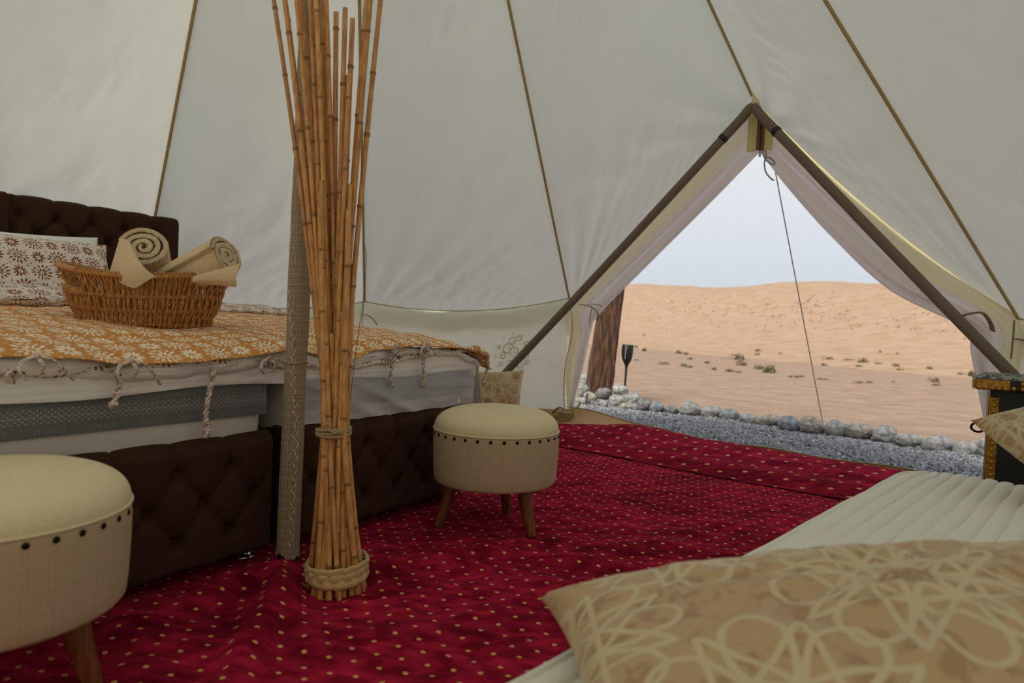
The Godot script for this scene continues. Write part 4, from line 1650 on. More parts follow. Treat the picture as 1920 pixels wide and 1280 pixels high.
# ------------------------------------------------------------------ canes
func build_canes() -> void:
	var c := Vector3(-0.446, 0, 1.822)
	var root := thing("cane_bundle", wv(c))
	tag(root, "tall sheaf of dry bamboo canes bound at foot and waist", "cane bundle")
	var r := RandomNumberGenerator.new()
	r.seed = 12
	var tops := [[-0.657, -0.02], [-0.641, 0.03], [-0.625, -0.03], [-0.604, 0.05], [-0.592, -0.04], [-0.574, 0.03], [-0.560, -0.03], [-0.548, 0.05], [-0.538, -0.05], [-0.530, 0.02], [-0.519, -0.02], [-0.504, 0.02], [-0.467, -0.03], [-0.459, 0.02], [-0.446, -0.04], [-0.472, 0.04], [-0.430, 0.04], [-0.405, -0.02], [-0.391, 0.03]]
	var nt := tops.size()
	var n := 46
	for k in n:
		var long := k < nt
		var ga := k * 2.39996
		var br := 0.070 * sqrt((k + 0.5) / n)
		if k >= nt:
			br = 0.074 if k % 2 == 0 else br
		# canes that go to the left above come mostly from the right below: a loose twist
		var bx := cos(ga) * br
		var bz := sin(ga) * br
		var tx := 0.0
		var tz := 0.0
		var len_ := 0.0
		if long:
			tx = tops[k][0]
			tz = c.z + tops[k][1]
			var w := (tx + 0.52) / 0.14
			bx = clampf(-w * 0.030 + r.randf_range(-0.045, 0.045), -0.066, 0.066)
			bz = -sqrt(maxf(0.0, 0.0052 - bx * bx)) * r.randf_range(-0.8, 1.0)
			len_ = r.randf_range(1.72, 2.0)
			if k in [11, 12, 13, 14, 15]:
				len_ = [1.55, 1.54, 1.535, 1.37, 1.39][k - 11]
		else:
			tx = c.x - 0.05 + cos(ga * 1.7) * 0.07
			tz = c.z + sin(ga * 1.7) * 0.07
			len_ = r.randf_range(0.60, 1.12)
		var wx := -0.468 + clampf((tx + 0.515) * 0.22 + bx * 0.25, -0.034, 0.034)
		var wz := c.z + clampf((tz - c.z) * 0.30 + bz * 0.30, -0.034, 0.034)
		var pts := []
		var rad := []
		var cols := []
		var thick := r.randf_range(0.0064, 0.0088)
		var node := r.randf_range(0.03, 0.2)
		var gap := r.randf_range(0.17, 0.28)
		var tone := r.randf_range(0.78, 1.12)
		var y := 0.006
		var hs := [y]
		while y < len_:
			y = minf(y + 0.045, len_)
			if y > node:      # a knot: four close rings
				for q in [node - 0.006, node - 0.002, node + 0.002, node + 0.006]:
					if q > hs[-1] + 0.001 and q < len_:
						hs.append(q)
				node += gap * r.randf_range(0.85, 1.15)
			else:
				hs.append(y)
		var nd := {}
		for i in range(1, hs.size() - 1):
			if hs[i + 1] - hs[i] < 0.0045 and hs[i] - hs[i - 1] < 0.0045:
				nd[i] = true
		for i in hs.size():
			var h: float = hs[i]
			var p := Vector3.ZERO
			if h < 0.434:
				var t := h / 0.434
				var e := t * (1.0 + 0.18 * (1.0 - t))
				p = Vector3(lerpf(c.x + bx, wx, e), h, lerpf(c.z + bz, wz, e))
			else:
				var t := (h - 0.434) / (1.56 - 0.434)
				var e := t * (0.80 + 0.20 * t)
				p = Vector3(lerpf(wx, tx, e), h, lerpf(wz, tz, e))
			pts.append(wv(p))
			var taper := 1.0 - 0.22 * h / 1.9
			rad.append(thick * taper * (1.22 if nd.has(i) else 1.0))
			var v := tone * (0.42 if nd.has(i) else 1.0)
			cols.append(Color(v, v * 0.98, v * 0.95))
		var b := MB.new()
		b.tube(pts, rad, 9, true, 1.0, cols)
		obj("cane", b, M.cane, root, true, false, true)
	# braided raffia round the foot
	var base := c
	for k in 3:
		var b := MB.new()
		var pts := []
		for j in 49:
			var a := TAU * j / 48
			var rr := 0.0775 + 0.0025 * sin(a * 14.0 + k * 2.0)
			pts.append(wv(base + Vector3(cos(a) * rr, 0.052 + k * 0.013 + 0.007 * sin(a + k * 0.6) + 0.0015 * sin(a * 20.0), sin(a) * rr)))
		b.tube(pts, [0.0055], 8, false, 2.4)
		obj("raffia_band", b, M.raffia, root)
	var tw := MB.new()
	for k in 3:
		var pts := []
		for j in 41:
			var a := TAU * j / 40
			pts.append(wv(Vector3(-0.468 + cos(a) * 0.044, 0.428 + k * 0.006 + 0.004 * sin(a + k), c.z + sin(a) * 0.044)))
		tw.tube(pts, [0.0042], 6, false)
	tw.tube(curve([wv(Vector3(-0.462, 0.44, c.z - 0.047)), wv(Vector3(-0.470, 0.46, c.z - 0.055)), wv(Vector3(-0.476, 0.455, c.z - 0.056)), wv(Vector3(-0.455, 0.437, c.z - 0.05)), wv(Vector3(-0.43, 0.446, c.z - 0.045))], 16), [0.003], 6)
	obj("waist_twine", tw, M.twine, root)
	var wire := MB.new()
	wire.tube(curve([W(-0.40, 0.93, 1.80), W(-0.392, 0.90, 1.80), W(-0.394, 0.78, 1.79), W(-0.408, 0.66, 1.79), W(-0.418, 0.52, 1.785)], 24), [0.0009], 5)
	obj("loose_wire", wire, M.iron, root)

# ------------------------------------------------------------------ stools
func build_stools() -> void:
	var r := 0.225
	var st := thing("stool", W(-0.043, 0, 2.455), 0.0)
	tag(st, "round beige linen stool with dark nail heads standing by the bed corner", "stool", "matching linen stools")
	var d := MB.new()
	d.lathe([Vector2(0, 0.172), Vector2(0.20, 0.172), Vector2(0.212, 0.175), Vector2(0.219, 0.183), Vector2(0.222, 0.21), Vector2(0.2255, 0.28), Vector2(0.2265, 0.34), Vector2(0.2262, 0.354), Vector2(0.224, 0.360), Vector2(0.219, 0.361), Vector2(0, 0.361)], 72)
	loc("drum", d, M.linen, st, true)
	var pp := MB.new()
	var pts := []
	for k in 73:
		var a := TAU * k / 72
		pts.append(Vector3(cos(a) * 0.2255, 0.361, sin(a) * 0.2255))
	pp.tube(pts, [0.0030], 6, false)
	loc("piping", pp, M.linen_pale, st)
	var cu := MB.new()
	var prof := [Vector2(0, 0.356), Vector2(0.218, 0.356)]
	for k in 17:
		var t := k / 16.0
		var a := t * PI / 2
		prof.append(Vector2(0.224 * cos(a) ** 0.62 if k < 16 else 0.0, 0.362 + 0.080 * sin(a) ** 0.85))
	cu.lathe(prof, 72)
	for k in cu.v.size():      # flat uv over the top so that the weave does not pinch at the crown
		if cu.v[k].y > 0.36:
			cu.uv[k] = Vector2(cu.v[k].x, cu.v[k].z)
	loc("seat_pad", cu, M.pad, st, true)
	var nb := MB.new()
	nb.ball(Vector3(0.0062, 0.0062, 0.0038), Transform3D(), 12, 8)
	var nm := commit(nb)
	for k in 32:
		var a := TAU * (k + 0.3) / 32
		var o := put("nail_head", nm, M.nail, st, Vector3(cos(a) * 0.2265, 0.3475, sin(a) * 0.2265))
		o.rotation.y = PI / 2 - a
	var places := [Vector3(-0.197, 0, 0.037), Vector3(0.049, 0, -0.168), Vector3(0.138, 0, 0.115), Vector3(-0.16, 0, -0.15)]
	for p: Vector3 in places.slice(0, 3):
		var lg := MB.new()
		var up := Vector3(p.x * 0.74, 0.175, p.z * 0.74)
		lg.tube([p + Vector3(0, 0.004, 0), p.lerp(up, 0.04) + Vector3(0, 0.004, 0), p.lerp(up, 0.5), up], [0.0145, 0.0165, 0.021, 0.026], 20)
		loc("leg", lg, M.leg_wood, st)
	var st2 := twin(st, "stool_001", W(-0.945, 0, 1.25), 0.9)
	st2.set_meta("label", "round beige linen stool with dark nail heads cut by the left edge")

# ------------------------------------------------------------------ daybed
func build_daybed() -> void:
	var e0 := Vector3(-0.05, 0, 0.915)
	var m := Vector3(0.671, 0, 0.742)
	var n := Vector3(0.742, 0, -0.671)
	var lo := -0.9
	var hi := 2.40
	var wd := 1.05
	var o := MB.new()
	var wob := noise(1.0, 3, 801)
	var pitch := 0.047
	var f := func(s: float, t: float):
		var a := wd * s
		var l := lerpf(lo, hi, t)
		var p := e0 + n * a + m * l
		var ed := minf(minf(a, wd - a), minf(l - lo, hi - l))
		var c := absf(sin(PI * (a + 0.004 * wob.get_noise_2d(l * 2.0, a * 3.0)) / pitch)) ** 0.3
		var y := 0.234 + 0.014 * c * sm(0.0, 0.05, ed) - rnd(ed, 0.045)
		# rounded plan corners at the far end
		var ca := minf(a, wd - a)
		var cl := hi - l
		if ca < 0.22 and cl < 0.22:
			var q := Vector2(0.22 - ca, 0.22 - cl)
			if q.length() > 0.001:
				var mx := maxf(q.x, q.y)
				var k := mx / q.length()
				var sg := 1.0 if a < wd / 2 else -1.0
				p += n * sg * (q.x * (1.0 - k)) - m * (q.y * (1.0 - k))
		p.y = y + 0.004 * wob.get_noise_2d(a * 3.0, l * 3.0)
		if s <= 0.0 or s >= 1.0 or t <= 0.0 or t >= 1.0:
			p.y = 0.20
		return [wv(p), Vector2(a, l)]
	o.grid(270, 60, f)
	var root := thing("daybed_mattress", wv(e0 + n * 0.5 + m * 1.0))
	tag(root, "low cream floor mattress with narrow channel quilting in the right foreground", "mattress")
	obj("quilted_top", o, M.quilt, root, false)
	var bd := MB.new()
	var fb := func(s: float, t: float):
		var y := lerpf(0.016, 0.205, t)
		# walk round the plan with rounded far corners
		var per := [Vector2(0, lo), Vector2(0, hi - 0.22), Vector2(0.064, hi - 0.064), Vector2(0.22, hi), Vector2(wd - 0.22, hi), Vector2(wd - 0.064, hi - 0.064), Vector2(wd, hi - 0.22), Vector2(wd, lo), Vector2(0, lo)]
		var k := mini(int(s * 8.0), 7)
		var q: Vector2 = per[k].lerp(per[k + 1], s * 8.0 - k)
		var mid := Vector2(wd / 2, (lo + hi) / 2)
		q = mid + (q - mid) * (1.0 + 0.004 * sin(PI * t))
		var p := e0 + n * q.x + m * q.y
		p.y = y
		return [wv(p), Vector2(s, t)]
	bd.grid(64, 6, fb)
	obj("border", bd, M.quilt, root, false)

# ------------------------------------------------------------------ chest
func build_chest() -> void:
	var x0 := 2.008
	var z0 := 2.85
	var root := thing("chest", W(x0, 0, z0), -0.56)
	tag(root, "black chest with brass corner strips and studs at the right edge", "chest")
	var w := 0.42
	var dp := 0.22
	var lx := -0.012
	var lz := 0.03      # local z towards the viewer
	var body := MB.new()
	body.box(Vector3(w, 0.535, dp), 0.006, Transform3D(Basis(), Vector3(lx + w / 2 + 0.012, 0.28, lz - dp / 2 - 0.03)))
	loc("body", body, M.black, root, true, false)
	var lid := MB.new()
	lid.box(Vector3(w + 0.11, 0.045, dp + 0.08), 0.006, Transform3D(Basis(), Vector3(lx + w / 2 + 0.01, 0.5685, lz - dp / 2 - 0.01)))
	loc("lid", lid, M.black, root, true, false)
	var cl := MB.new()
	var nz := noise(1.0, 2, 901)
	var f := func(s: float, t: float):
		var x := lerpf(lx - 0.035, lx + w + 0.05, s)
		var z := lerpf(lz + 0.022, lz - dp - 0.04, t)
		var ed := minf(minf(s, 1.0 - s) * (w + 0.08), minf(t, 1.0 - t) * (dp + 0.06))
		var y := 0.590 + 0.020 * sm(0.0, 0.03, ed) + 0.002 * nz.get_noise_2d(x * 20.0, z * 20.0)
		return [Vector3(x, y, z), Vector2(x, z)]
	cl.grid(40, 26, f)
	loc("top_cloth", cl, M.chest_cloth, root, false)
	var fr := MB.new()      # frayed fringe on the left edge
	for k in 11:
		var z := lz + 0.015 - k * 0.024
		fr.tube([Vector3(lx - 0.034, 0.598, z), Vector3(lx - 0.045, 0.594, z + 0.004), Vector3(lx - 0.048, 0.583, z + 0.003)], [0.003, 0.0025, 0.0015], 5)
	loc("fringe", fr, mat(Color(0.62, 0.62, 0.60), 0.9), root)
	var cap := MB.new()
	cap.box(Vector3(0.115, 0.040, 0.012), 0.003, Transform3D(Basis(), Vector3(lx + 0.015, 0.5685, lz + 0.033)))
	cap.box(Vector3(0.012, 0.040, 0.10), 0.003, Transform3D(Basis(), Vector3(lx - 0.047, 0.5685, lz - 0.015)))
	loc("lid_corner", cap, M.brass, root, true, false)
	var sb := MB.new()
	sb.ball(Vector3(0.0095, 0.0095, 0.006), Transform3D(), 12, 8)
	var sm_ := commit(sb)
	for k in 11:
		put("stud", sm_, M.brass, root, Vector3(lx + 0.085 + k * 0.030, 0.5575, lz + 0.031))
		put("stud", sm_, M.brass, root, Vector3(lx + 0.115 + k * 0.030, 0.578, lz + 0.031))
	for k in 5:
		put("stud", sm_, M.brass, root, Vector3(lx - 0.03 + k * 0.022, 0.556, lz + 0.0395))
	var stp := MB.new()
	stp.box(Vector3(0.034, 0.50, 0.008), 0.002, Transform3D(Basis(), Vector3(lx + 0.026, 0.265, lz - 0.028)))
	stp.box(Vector3(0.008, 0.50, 0.034), 0.002, Transform3D(Basis(), Vector3(lx + 0.010, 0.265, lz - 0.045)))
	loc("corner_strip", stp, M.brass, root, true, false)
	for k in 19:
		put("stud", sm_, M.brass, root, Vector3(lx + 0.028, 0.03 + k * 0.0265, lz - 0.0225))
	var rg := MB.new()      # ring handle on the left side
	var pts := []
	for k in 25:
		var a := TAU * k / 24
		pts.append(Vector3(lx - 0.022 + cos(a) * 0.024, 0.375 + sin(a) * 0.019, lz - 0.10))
	rg.tube(pts, [0.0048], 8, false)
	rg.tube([Vector3(lx + 0.014, 0.385, lz - 0.10), Vector3(lx - 0.004, 0.385, lz - 0.10)], [0.007], 8)
	loc("ring_handle", rg, M.nail, root)

# ------------------------------------------------------------------ outside
func stone_mb(w: float, h: float, seed_: int) -> MB:
	var b := MB.new()
	var n := noise(0.9, 3, seed_)
	var r := RandomNumberGenerator.new()
	r.seed = seed_
	var cuts := []
	for k in 5:
		cuts.append([Vector3(r.randf_range(-1, 1), r.randf_range(-0.5, 1), r.randf_range(-1, 1)).normalized(), r.randf_range(0.72, 0.95)])
	var warp := func(d: Vector3) -> float:
		var k := 1.0 + 0.20 * n.get_noise_3d(d.x * 1.2, d.y * 1.2, d.z * 1.2) + 0.05 * n.get_noise_3d(d.x * 4.0, d.y * 4.0, d.z * 4.0)
		for c in cuts:
			var q: float = d.dot(c[0])
			if q > 0.05:
				k = minf(k, lerpf(k, c[1] / q, 0.75))
		return k
	b.ball(Vector3(w / 2, h / 2, minf(w * 0.40, 0.075)), Transform3D(Basis(Vector3.UP, r.randf_range(-0.5, 0.7)) * Basis(Vector3.BACK, r.randf_range(-0.15, 0.22)), Vector3.ZERO), 26, 18, warp)
	var t := r.randf_range(0.82, 1.12)
	for k in b.c.size():
		b.c[k] = Color(t, t, t * 1.01)
	return b

func build_outside() -> void:
	# gravel bed between threshold and stones
	var ad := Vector3(0.750, 0, -0.662)
	var od := Vector3(0.662, 0, 0.750)
	var e0 := Vector3(0.44, 0, 5.17)
	var nz := noise(1.2, 3, 1001)
	var hg := func(a: float, q: float) -> float:
		return 0.004 + 0.020 * sm(0.0, 0.35, q) * sm(1.75, 1.2, q) * (0.6 + nz.get_noise_2d(a, q)) - 0.05 * sm(1.5, 1.9, q)
	var wide := func(a: float) -> float:
		return lut([[-1.0, 2.3], [0.0, 1.95], [0.5, 1.7], [1.0, 1.45], [2.0, 1.30], [3.5, 1.30]], a)
	var b := MB.new()
	var f := func(s: float, t: float):
		var a := lerpf(-1.0, 4.0, s)
		var q: float = wide.call(a) * t * 0.97
		var p := e0 + ad * a + od * (q - 0.02)
		p.y = hg.call(a, q) - 0.012
		return [wv(p), Vector2(a, q)]
	b.grid(80, 30, f)
	var bed := obj("gravel_bed", b, M.gravel_bed, self, false)
	tag(bed, "dark grey gravel bed between the tent threshold and the row of stones", "gravel", "", "stuff")
	var chips := thing("gravel")
	tag(chips, "loose grey gravel chips lying outside the tent threshold", "gravel", "", "stuff")
	for var_ in 3:
		var st := MB.new()
		var n := noise(1.3, 2, 1010 + var_)
		st.ball(Vector3(1, 0.6, 0.8), Transform3D(), 7, 5, func(d: Vector3): return 1.0 + 0.45 * n.get_noise_3d(d.x * 1.3, d.y * 1.3, d.z * 1.3))
		var mm := MultiMesh.new()
		mm.transform_format = MultiMesh.TRANSFORM_3D
		mm.use_colors = true
		mm.mesh = commit(st, true, true, false, true)
		var cnt := 9500
		mm.instance_count = cnt
		for k in cnt:
			var a := rng.randf_range(-1.0, 3.9)
			var q: float = rng.randf() * wide.call(a) * 0.97
			var p := e0 + ad * a + od * q
			p.y = hg.call(a, q) + rng.randf_range(-0.006, 0.004)
			var sc := rng.randf_range(0.006, 0.015)
			mm.set_instance_transform(k, Transform3D(Basis.from_euler(Vector3(rng.randf() * TAU, rng.randf() * TAU, rng.randf() * TAU)).scaled(Vector3.ONE * sc), wv(p)))
			var v := rng.randf_range(0.55, 1.35)
			if rng.randf() < 0.12:
				v *= 1.5
			mm.set_instance_color(k, Color(v * 0.98, v, v * 1.04))
		var mi := MultiMeshInstance3D.new()
		mi.name = "chips"
		mi.multimesh = mm
		mi.material_override = M.gravel
		tag(mi, "", "", "", "stuff")
		chips.add_child(mi, true)
	# stones: right, up, away, width, height
	var S := [[0.80, 0.17, 7.20, 0.13, 0.14, "pale grey stone peeking out between the tent flap and the timber post"], [0.73, 0.10, 6.75, 0.12, 0.15, "upright grey stone left of the timber post behind the thin peg"], [0.66, 0.02, 6.35, 0.14, 0.10, "whitish stone lowest at the left end beside the tent flap"], [0.76, 0.055, 6.45, 0.13, 0.11, "mottled brown-grey stone at the foot of the timber post on its left"], [0.89, 0.10, 6.50, 0.15, 0.10, "dark grey stone resting on the pile before the timber post"], [0.78, 0.012, 6.25, 0.10, 0.07, "small flat dark stone wedged low in the pile"], [0.86, 0.015, 6.25, 0.09, 0.09, "small square white stone low in the middle of the pile"], [1.00, 0.045, 6.35, 0.15, 0.12, "blue-grey stone under the white boulder topping the pile"], [1.05, 0.135, 6.50, 0.17, 0.12, "white rounded boulder on top of the pile below the torch"], [1.10, 0.055, 6.45, 0.11, 0.11, "shadowed grey stone just right of the white top boulder"], [1.165, 0.06, 6.45, 0.14, 0.13, "rough pale stone behind the low stones right of the pile"], [1.06, 0.01, 6.15, 0.16, 0.09, "flat brownish stone lying low at the front of the pile"], [1.12, 0.012, 6.15, 0.11, 0.08, "small cream stone low at the right end of the pile"],
		[1.20, 0.05, 6.05, 0.17, 0.13, "dark grey rounded stone, first of the row after the pile"], [1.29, 0.04, 5.95, 0.16, 0.12, "blue-grey angular stone, second of the row after the pile"], [1.40, 0.03, 5.90, 0.15, 0.09, "low dark flat stone, third of the row after the pile"], [1.56, 0.05, 5.87, 0.24, 0.13, "broad pale grey stone, fourth of the row after the pile"], [1.73, 0.04, 5.80, 0.21, 0.11, "stone with a white and tan patch, fifth of the row"], [1.83, 0.04, 5.65, 0.18, 0.11, "plain blue-grey stone, sixth of the row after the pile"], [1.93, 0.03, 5.48, 0.18, 0.09, "low slanting whitish stone, seventh of the row"], [2.05, 0.04, 5.37, 0.21, 0.10, "tan-grey oblong stone, eighth of the row, left of a bluish one"], [2.13, 0.05, 5.17, 0.18, 0.12, "bluish round stone, second to the left of the guy rope"], [2.27, 0.05, 5.10, 0.23, 0.13, "big brownish stone just left of the guy rope"], [2.41, 0.05, 5.00, 0.18, 0.13, "grooved dark and white stone just right of the guy rope"], [2.54, 0.05, 4.92, 0.25, 0.12, "smooth tan-grey stone, second to the right of the guy rope"], [2.66, 0.05, 4.80, 0.25, 0.13, "tilted white-flecked stone, third to the right of the guy rope"], [2.73, 0.04, 4.64, 0.22, 0.10, "flattish pale stone, fourth to the right of the guy rope"], [2.85, 0.04, 4.50, 0.29, 0.12, "long pale grey stone, largest near the right end of the row"], [2.95, 0.04, 4.38, 0.19, 0.10, "brown and white stone next to last before the black chest"], [3.06, 0.06, 4.33, 0.18, 0.14, "bluish white stone last in the row, half behind the black chest"]]
	for k in S.size():
		var s: Array = S[k]
		var mb := stone_mb(s[3] * (1.03 if k < 13 else 0.93), s[4] * 1.06, 1100 + k)
		var cl: Color = mb.c[0]
		if "white" in s[5] or "pale" in s[5] or "cream" in s[5]:
			cl = Color(1.38, 1.36, 1.32)
		elif "dark" in s[5] or "shadow" in s[5]:
			cl = Color(0.62, 0.63, 0.66)
		elif "tan" in s[5] or "brown" in s[5]:
			cl = Color(1.02, 0.92, 0.82)
		elif "blue" in s[5] or "bluish" in s[5]:
			cl = Color(0.80, 0.86, 0.96)
		for i in mb.c.size():
			mb.c[i] = cl
		var o := put("stone" if k == 0 else "stone_%03d" % k, commit(mb, true, true, true), M.stone, self, W(s[0], s[1] + 0.012, s[2]))
		tag(o, s[5], "stone", "stones edging the gravel")
	# timber post
	var pb := MB.new()
	var nw := noise(1.0, 3, 1200)
	var fp := func(s: float, t: float):
		var a := TAU * s
		var cx := signf(cos(a)) * absf(cos(a)) ** 0.35
		var cz := signf(sin(a)) * absf(sin(a)) ** 0.35
		var h := -0.05 + 1.45 * t
		var w := 0.138 - 0.020 * h + 0.007 * nw.get_noise_2d(h * 3.0, cx * 2.0)
		return [W(0.912 + 0.095 * h + cx * w, h, 7.1 + cz * w), Vector2(s, t)]
	pb.grid(40, 40, fp)
	var cpt := pb.add(W(1.08, 1.40, 7.1))
	for i in 40:
		pb.tri(cpt, 40 * 41 + i, 40 * 41 + i + 1)
	tag(obj("timber_post", pb, M.post_wood), "thick weathered brown timber post outside the left tent flap", "post")
	# garden torch
	var tr := thing("garden_torch", W(1.165, 0, 6.95))
	tr.rotation.z = -0.03
	tag(tr, "black solar garden torch standing right of the timber post", "torch")
	var tp := MB.new()
	tp.tube([Vector3(0, -0.03, 0), Vector3(0, 0.22, 0), Vector3(0, 0.36, 0)], [0.010, 0.011, 0.013], 12)
	loc("stake", tp, M.iron, tr)
	var th := MB.new()
	th.lathe([Vector2(0.0, 0.345), Vector2(0.014, 0.345), Vector2(0.02, 0.37), Vector2(0.04, 0.405), Vector2(0.053, 0.44), Vector2(0.060, 0.49), Vector2(0.059, 0.545), Vector2(0.056, 0.572), Vector2(0.050, 0.574), Vector2(0.052, 0.54), Vector2(0.053, 0.49), Vector2(0.047, 0.445), Vector2(0.0, 0.42)], 28)
	loc("cup", th, M.iron, tr)
	var tg := MB.new()
	for k in 4:
		var a := 0.45 + k * PI / 2
		tg.tube([Vector3(cos(a + 0.1) * 0.050, 0.43, sin(a + 0.1) * 0.050), Vector3(cos(a + 0.05) * 0.0595, 0.485, sin(a + 0.05) * 0.0595), Vector3(cos(a) * 0.0585, 0.552, sin(a) * 0.0585)], [0.011], 8, true, 0.35)
	loc("light_slit", tg, M.torch_glass, tr)
	# iron peg in the gravel
	var pg := MB.new()
	pg.tube([W(0.695, -0.02, 6.2), W(0.70, 0.08, 6.2), W(0.703, 0.13, 6.2)], [0.008, 0.009, 0.011], 8)
	tag(obj("iron_peg", pg, M.rust), "thin rusty peg standing in the gravel beside the tent flap", "peg")
	# guy rope
	var gr := thing("guy_rope", W(2.493, 0, 5.37))
	tag(gr, "thin grey guy rope running down from the door peak to the gravel", "rope")
	var gb := MB.new()
	var gp := []
	for k in 31:
		gp.append(wv(Vector3(1.43, 2.12, 4.10).lerp(Vector3(2.49, -0.02, 5.36), k / 30.0)))
	gb.tube(gp, [0.0042], 6)
	obj("rope", gb, M.cord, gr)
	var gk := MB.new()
	gk.tube([W(2.43, 0.07, 5.30), W(2.50, -0.06, 5.35)], [0.010, 0.007], 8)
	gk.tube(curve([W(2.46, 0.06, 5.30), W(2.44, 0.03, 5.28), W(2.40, 0.01, 5.24)], 8), [0.006], 6)
	obj("stake", gk, M.cord, gr)
	var lt := MB.new()
	lt.tube(curve([W(0.46, 0.022, 2.42), W(0.53, 0.022, 2.38), W(0.545, 0.022, 2.34), W(0.59, 0.022, 2.36), W(0.64, 0.022, 2.45), W(0.665, 0.022, 2.43), W(0.62, 0.022, 2.335), W(0.58, 0.022, 2.34)], 40), [0.0012], 5)
	tag(obj("loose_thread", lt, mat(Color(0.55, 0.42, 0.32), 0.9)), "thin loose pale thread lying looped on the carpet right of the far stool", "thread")
	build_shrubs()

func shrub_mb(w: float, h: float, seed_: int, dense: int) -> MB:      # tangle of short twigs in a low mound
	var b := MB.new()
	var r := RandomNumberGenerator.new()
	r.seed = seed_
	var heaps := []
	for k in 4:
		heaps.append(Vector3(r.randf_range(-0.32, 0.32) * w, r.randf_range(0.5, 1.0), r.randf_range(0.20, 0.34) * w))
	for k in dense:
		var hp: Vector3 = heaps[k % 4]
		var d := Vector3(r.randfn(0, 1), absf(r.randfn(0, 1)) * 0.9, r.randfn(0, 1)).normalized()
		var rad := r.randf_range(0.55, 1.05)
		var p := Vector3(hp.x + d.x * hp.z * rad, d.y * h * hp.y * rad, d.z * w * 0.25 * rad)
		var s := 0.14 * h + 0.02 * w
		var q := Vector3(r.randf_range(-1, 1), r.randf_range(-0.2, 1.2), r.randf_range(-1, 1)).normalized()
		var sd := q.cross(Vector3(r.randf_range(-1, 1), r.randf_range(-1, 1), r.randf_range(-1, 1))).normalized()
		var v := r.randf_range(0.6, 1.15)
		var col := Color(v, v, v)
		var i0 := b.add(p - sd * s * 0.35, Vector2.ZERO, col)
		var i1 := b.add(p + sd * s * 0.35, Vector2.ZERO, col)
		var i2 := b.add(p + q * s * 1.3, Vector2.ZERO, col)
		b.tri(i0, i1, i2)
	return b

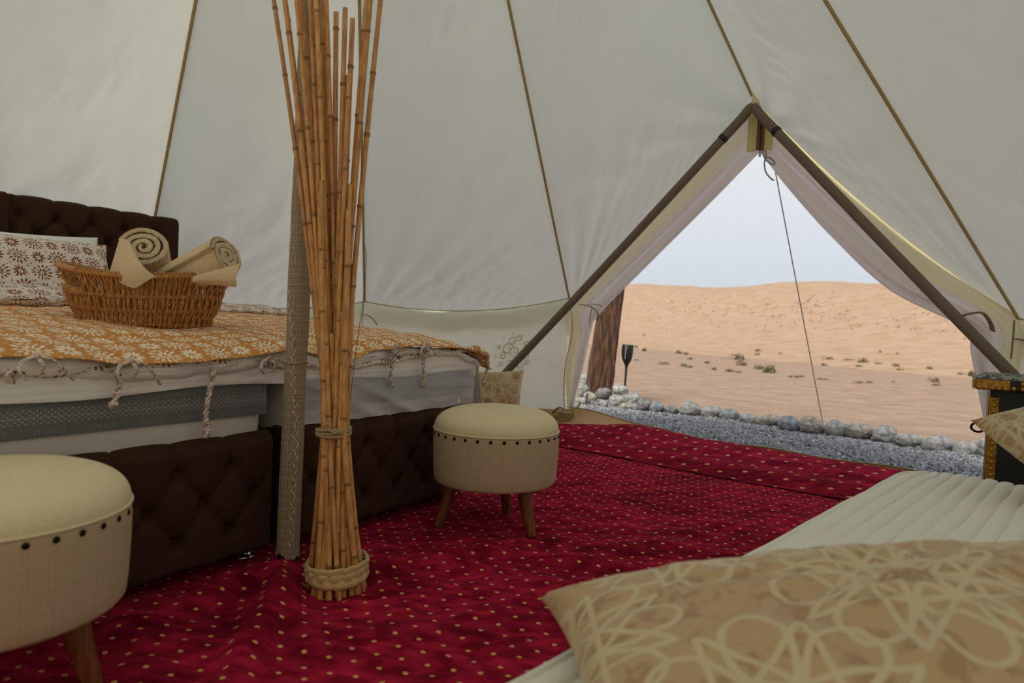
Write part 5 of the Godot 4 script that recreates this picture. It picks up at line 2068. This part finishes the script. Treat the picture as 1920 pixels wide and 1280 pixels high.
func build_shrubs() -> void:
	var big := {2: "wide dark shrub on the plain at the dune foot, left of the guy rope", 5: "largest grey-green domed shrub, nearest to the guy rope on its left", 4: "rounded grey-green shrub left beside the largest domed shrub", 3: "wide low shrub just below the wide dark shrub", 24: "green-topped shrub right of the guy rope at the dune foot", 38: "reddish-brown low shrub on the plain near the black chest", 40: "upright pale shrub beside the black chest at the right", 11: "long flat brown shrub on the plain nearest the garden torch"}
	var P := [[5.3, 21.7, 0.26, 0.10], [5.4, 21.1, 0.23, 0.08], [6.2, 18.6, 0.44, 0.15], [5.2, 15.4, 0.31, 0.11], [5.1, 14.1, 0.25, 0.10], [5.0, 13.0, 0.31, 0.15], [4.1, 12.8, 0.18, 0.07], [4.2, 12.6, 0.12, 0.04], [3.9, 13.2, 0.14, 0.06], [3.6, 13.7, 0.16, 0.05], [3.5, 14.0, 0.17, 0.07], [3.2, 14.5, 0.28, 0.06], [4.5, 15.7, 0.15, 0.07], [10.2, 28.3, 0.20, 0.11], [8.4, 23.3, 0.20, 0.07], [4.8, 26.6, 0.25, 0.09], [4.1, 23.7, 0.19, 0.08], [14.5, 75.2, 0.24, 0.17], [10.1, 25.7, 0.24, 0.06], [4.9, 11.9, 0.10, 0.04], [5.0, 11.9, 0.10, 0.04], [2.9, 15.8, 0.13, 0.04], [4.4, 22.6, 0.14, 0.11], [4.6, 17.6, 0.11, 0.07], [10.3, 20.1, 0.35, 0.13], [10.5, 19.5, 0.19, 0.06], [10.7, 21.6, 0.31, 0.07], [10.2, 21.9, 0.38, 0.09], [7.9, 17.2, 0.16, 0.07], [8.7, 17.1, 0.22, 0.06], [10.4, 18.4, 0.23, 0.09], [9.3, 16.3, 0.15, 0.05], [10.8, 17.6, 0.26, 0.07], [10.1, 15.3, 0.17, 0.06], [5.3, 11.6, 0.17, 0.04], [5.1, 12.0, 0.10, 0.04], [5.6, 11.0, 0.19, 0.04], [5.9, 11.2, 0.12, 0.04], [7.5, 12.1, 0.17, 0.08], [7.0, 11.2, 0.14, 0.04], [10.0, 14.8, 0.14, 0.14], [6.5, 11.6, 0.07, 0.03], [19.5, 36.1, 0.20, 0.10], [19.1, 33.8, 0.16, 0.08]]
	for k in P.size():
		var q: Array = P[k]
		var p := hit_ground(Vector3(q[0], -EYE, q[1]) / q[1])
		if p == Vector3.ZERO:
			continue
		var k2 := p.z / float(q[1])
		var o := put("desert_shrub" if k == 0 else "desert_shrub_%03d" % k, commit(shrub_mb(q[2] * k2 * 1.2, q[3] * k2 * 1.3, 1300 + k, 240), false, false, true), M.leaf, self, W(p.x, ground_at(p.x, p.z) - 0.005, p.z))
		tag(o, big.get(k, "small low grey-brown shrub scattered on the sandy plain"), "shrub", "" if big.has(k) else "small shrubs on the plain")
	# far tufts on the face of the dune
	var tuft_src: Array[Mesh] = []
	for k in 5:
		tuft_src.append(commit(shrub_mb(1.0, 0.62, 1400 + k, 60), false, false, true))
	var r := RandomNumberGenerator.new()
	r.seed = 55
	var made := 0
	var spots := [Vector3(0.28, 0.034, 0.10), Vector3(0.43, 0.042, 0.03), Vector3(0.47, 0.036, 0.05), Vector3(0.25, 0.022, 0.12), Vector3(0.36, 0.028, 0.08), Vector3(0.56, 0.018, 0.08), Vector3(0.43, 0.012, 0.08), Vector3(0.60, 0.03, 0.06)]
	for tries in 600:
		if made >= 280:
			break
		var s: Vector3 = spots[tries % spots.size()]
		var d := Vector3(s.x + r.randfn(0, 0.6) * s.z, s.y + r.randfn(0, 0.010), 1.0)
		var p := hit_ground(d)
		if p == Vector3.ZERO or p.z < 14.0:
			continue
		var sc := r.randf_range(0.0022, 0.0050) * p.z
		if r.randf() < 0.12:
			sc *= 1.6
		var o := put("grass_tuft" if made == 0 else "grass_tuft_%03d" % made, tuft_src[made % 5], M.twig if r.randf() < 0.7 else M.leaf, self, W(p.x, ground_at(p.x, p.z) - 0.01, p.z))
		o.scale = Vector3(sc, sc, sc)
		tag(o, "tiny dry brown tuft dotted over the face of the dune", "tuft", "dry tufts on the dune")
		made += 1
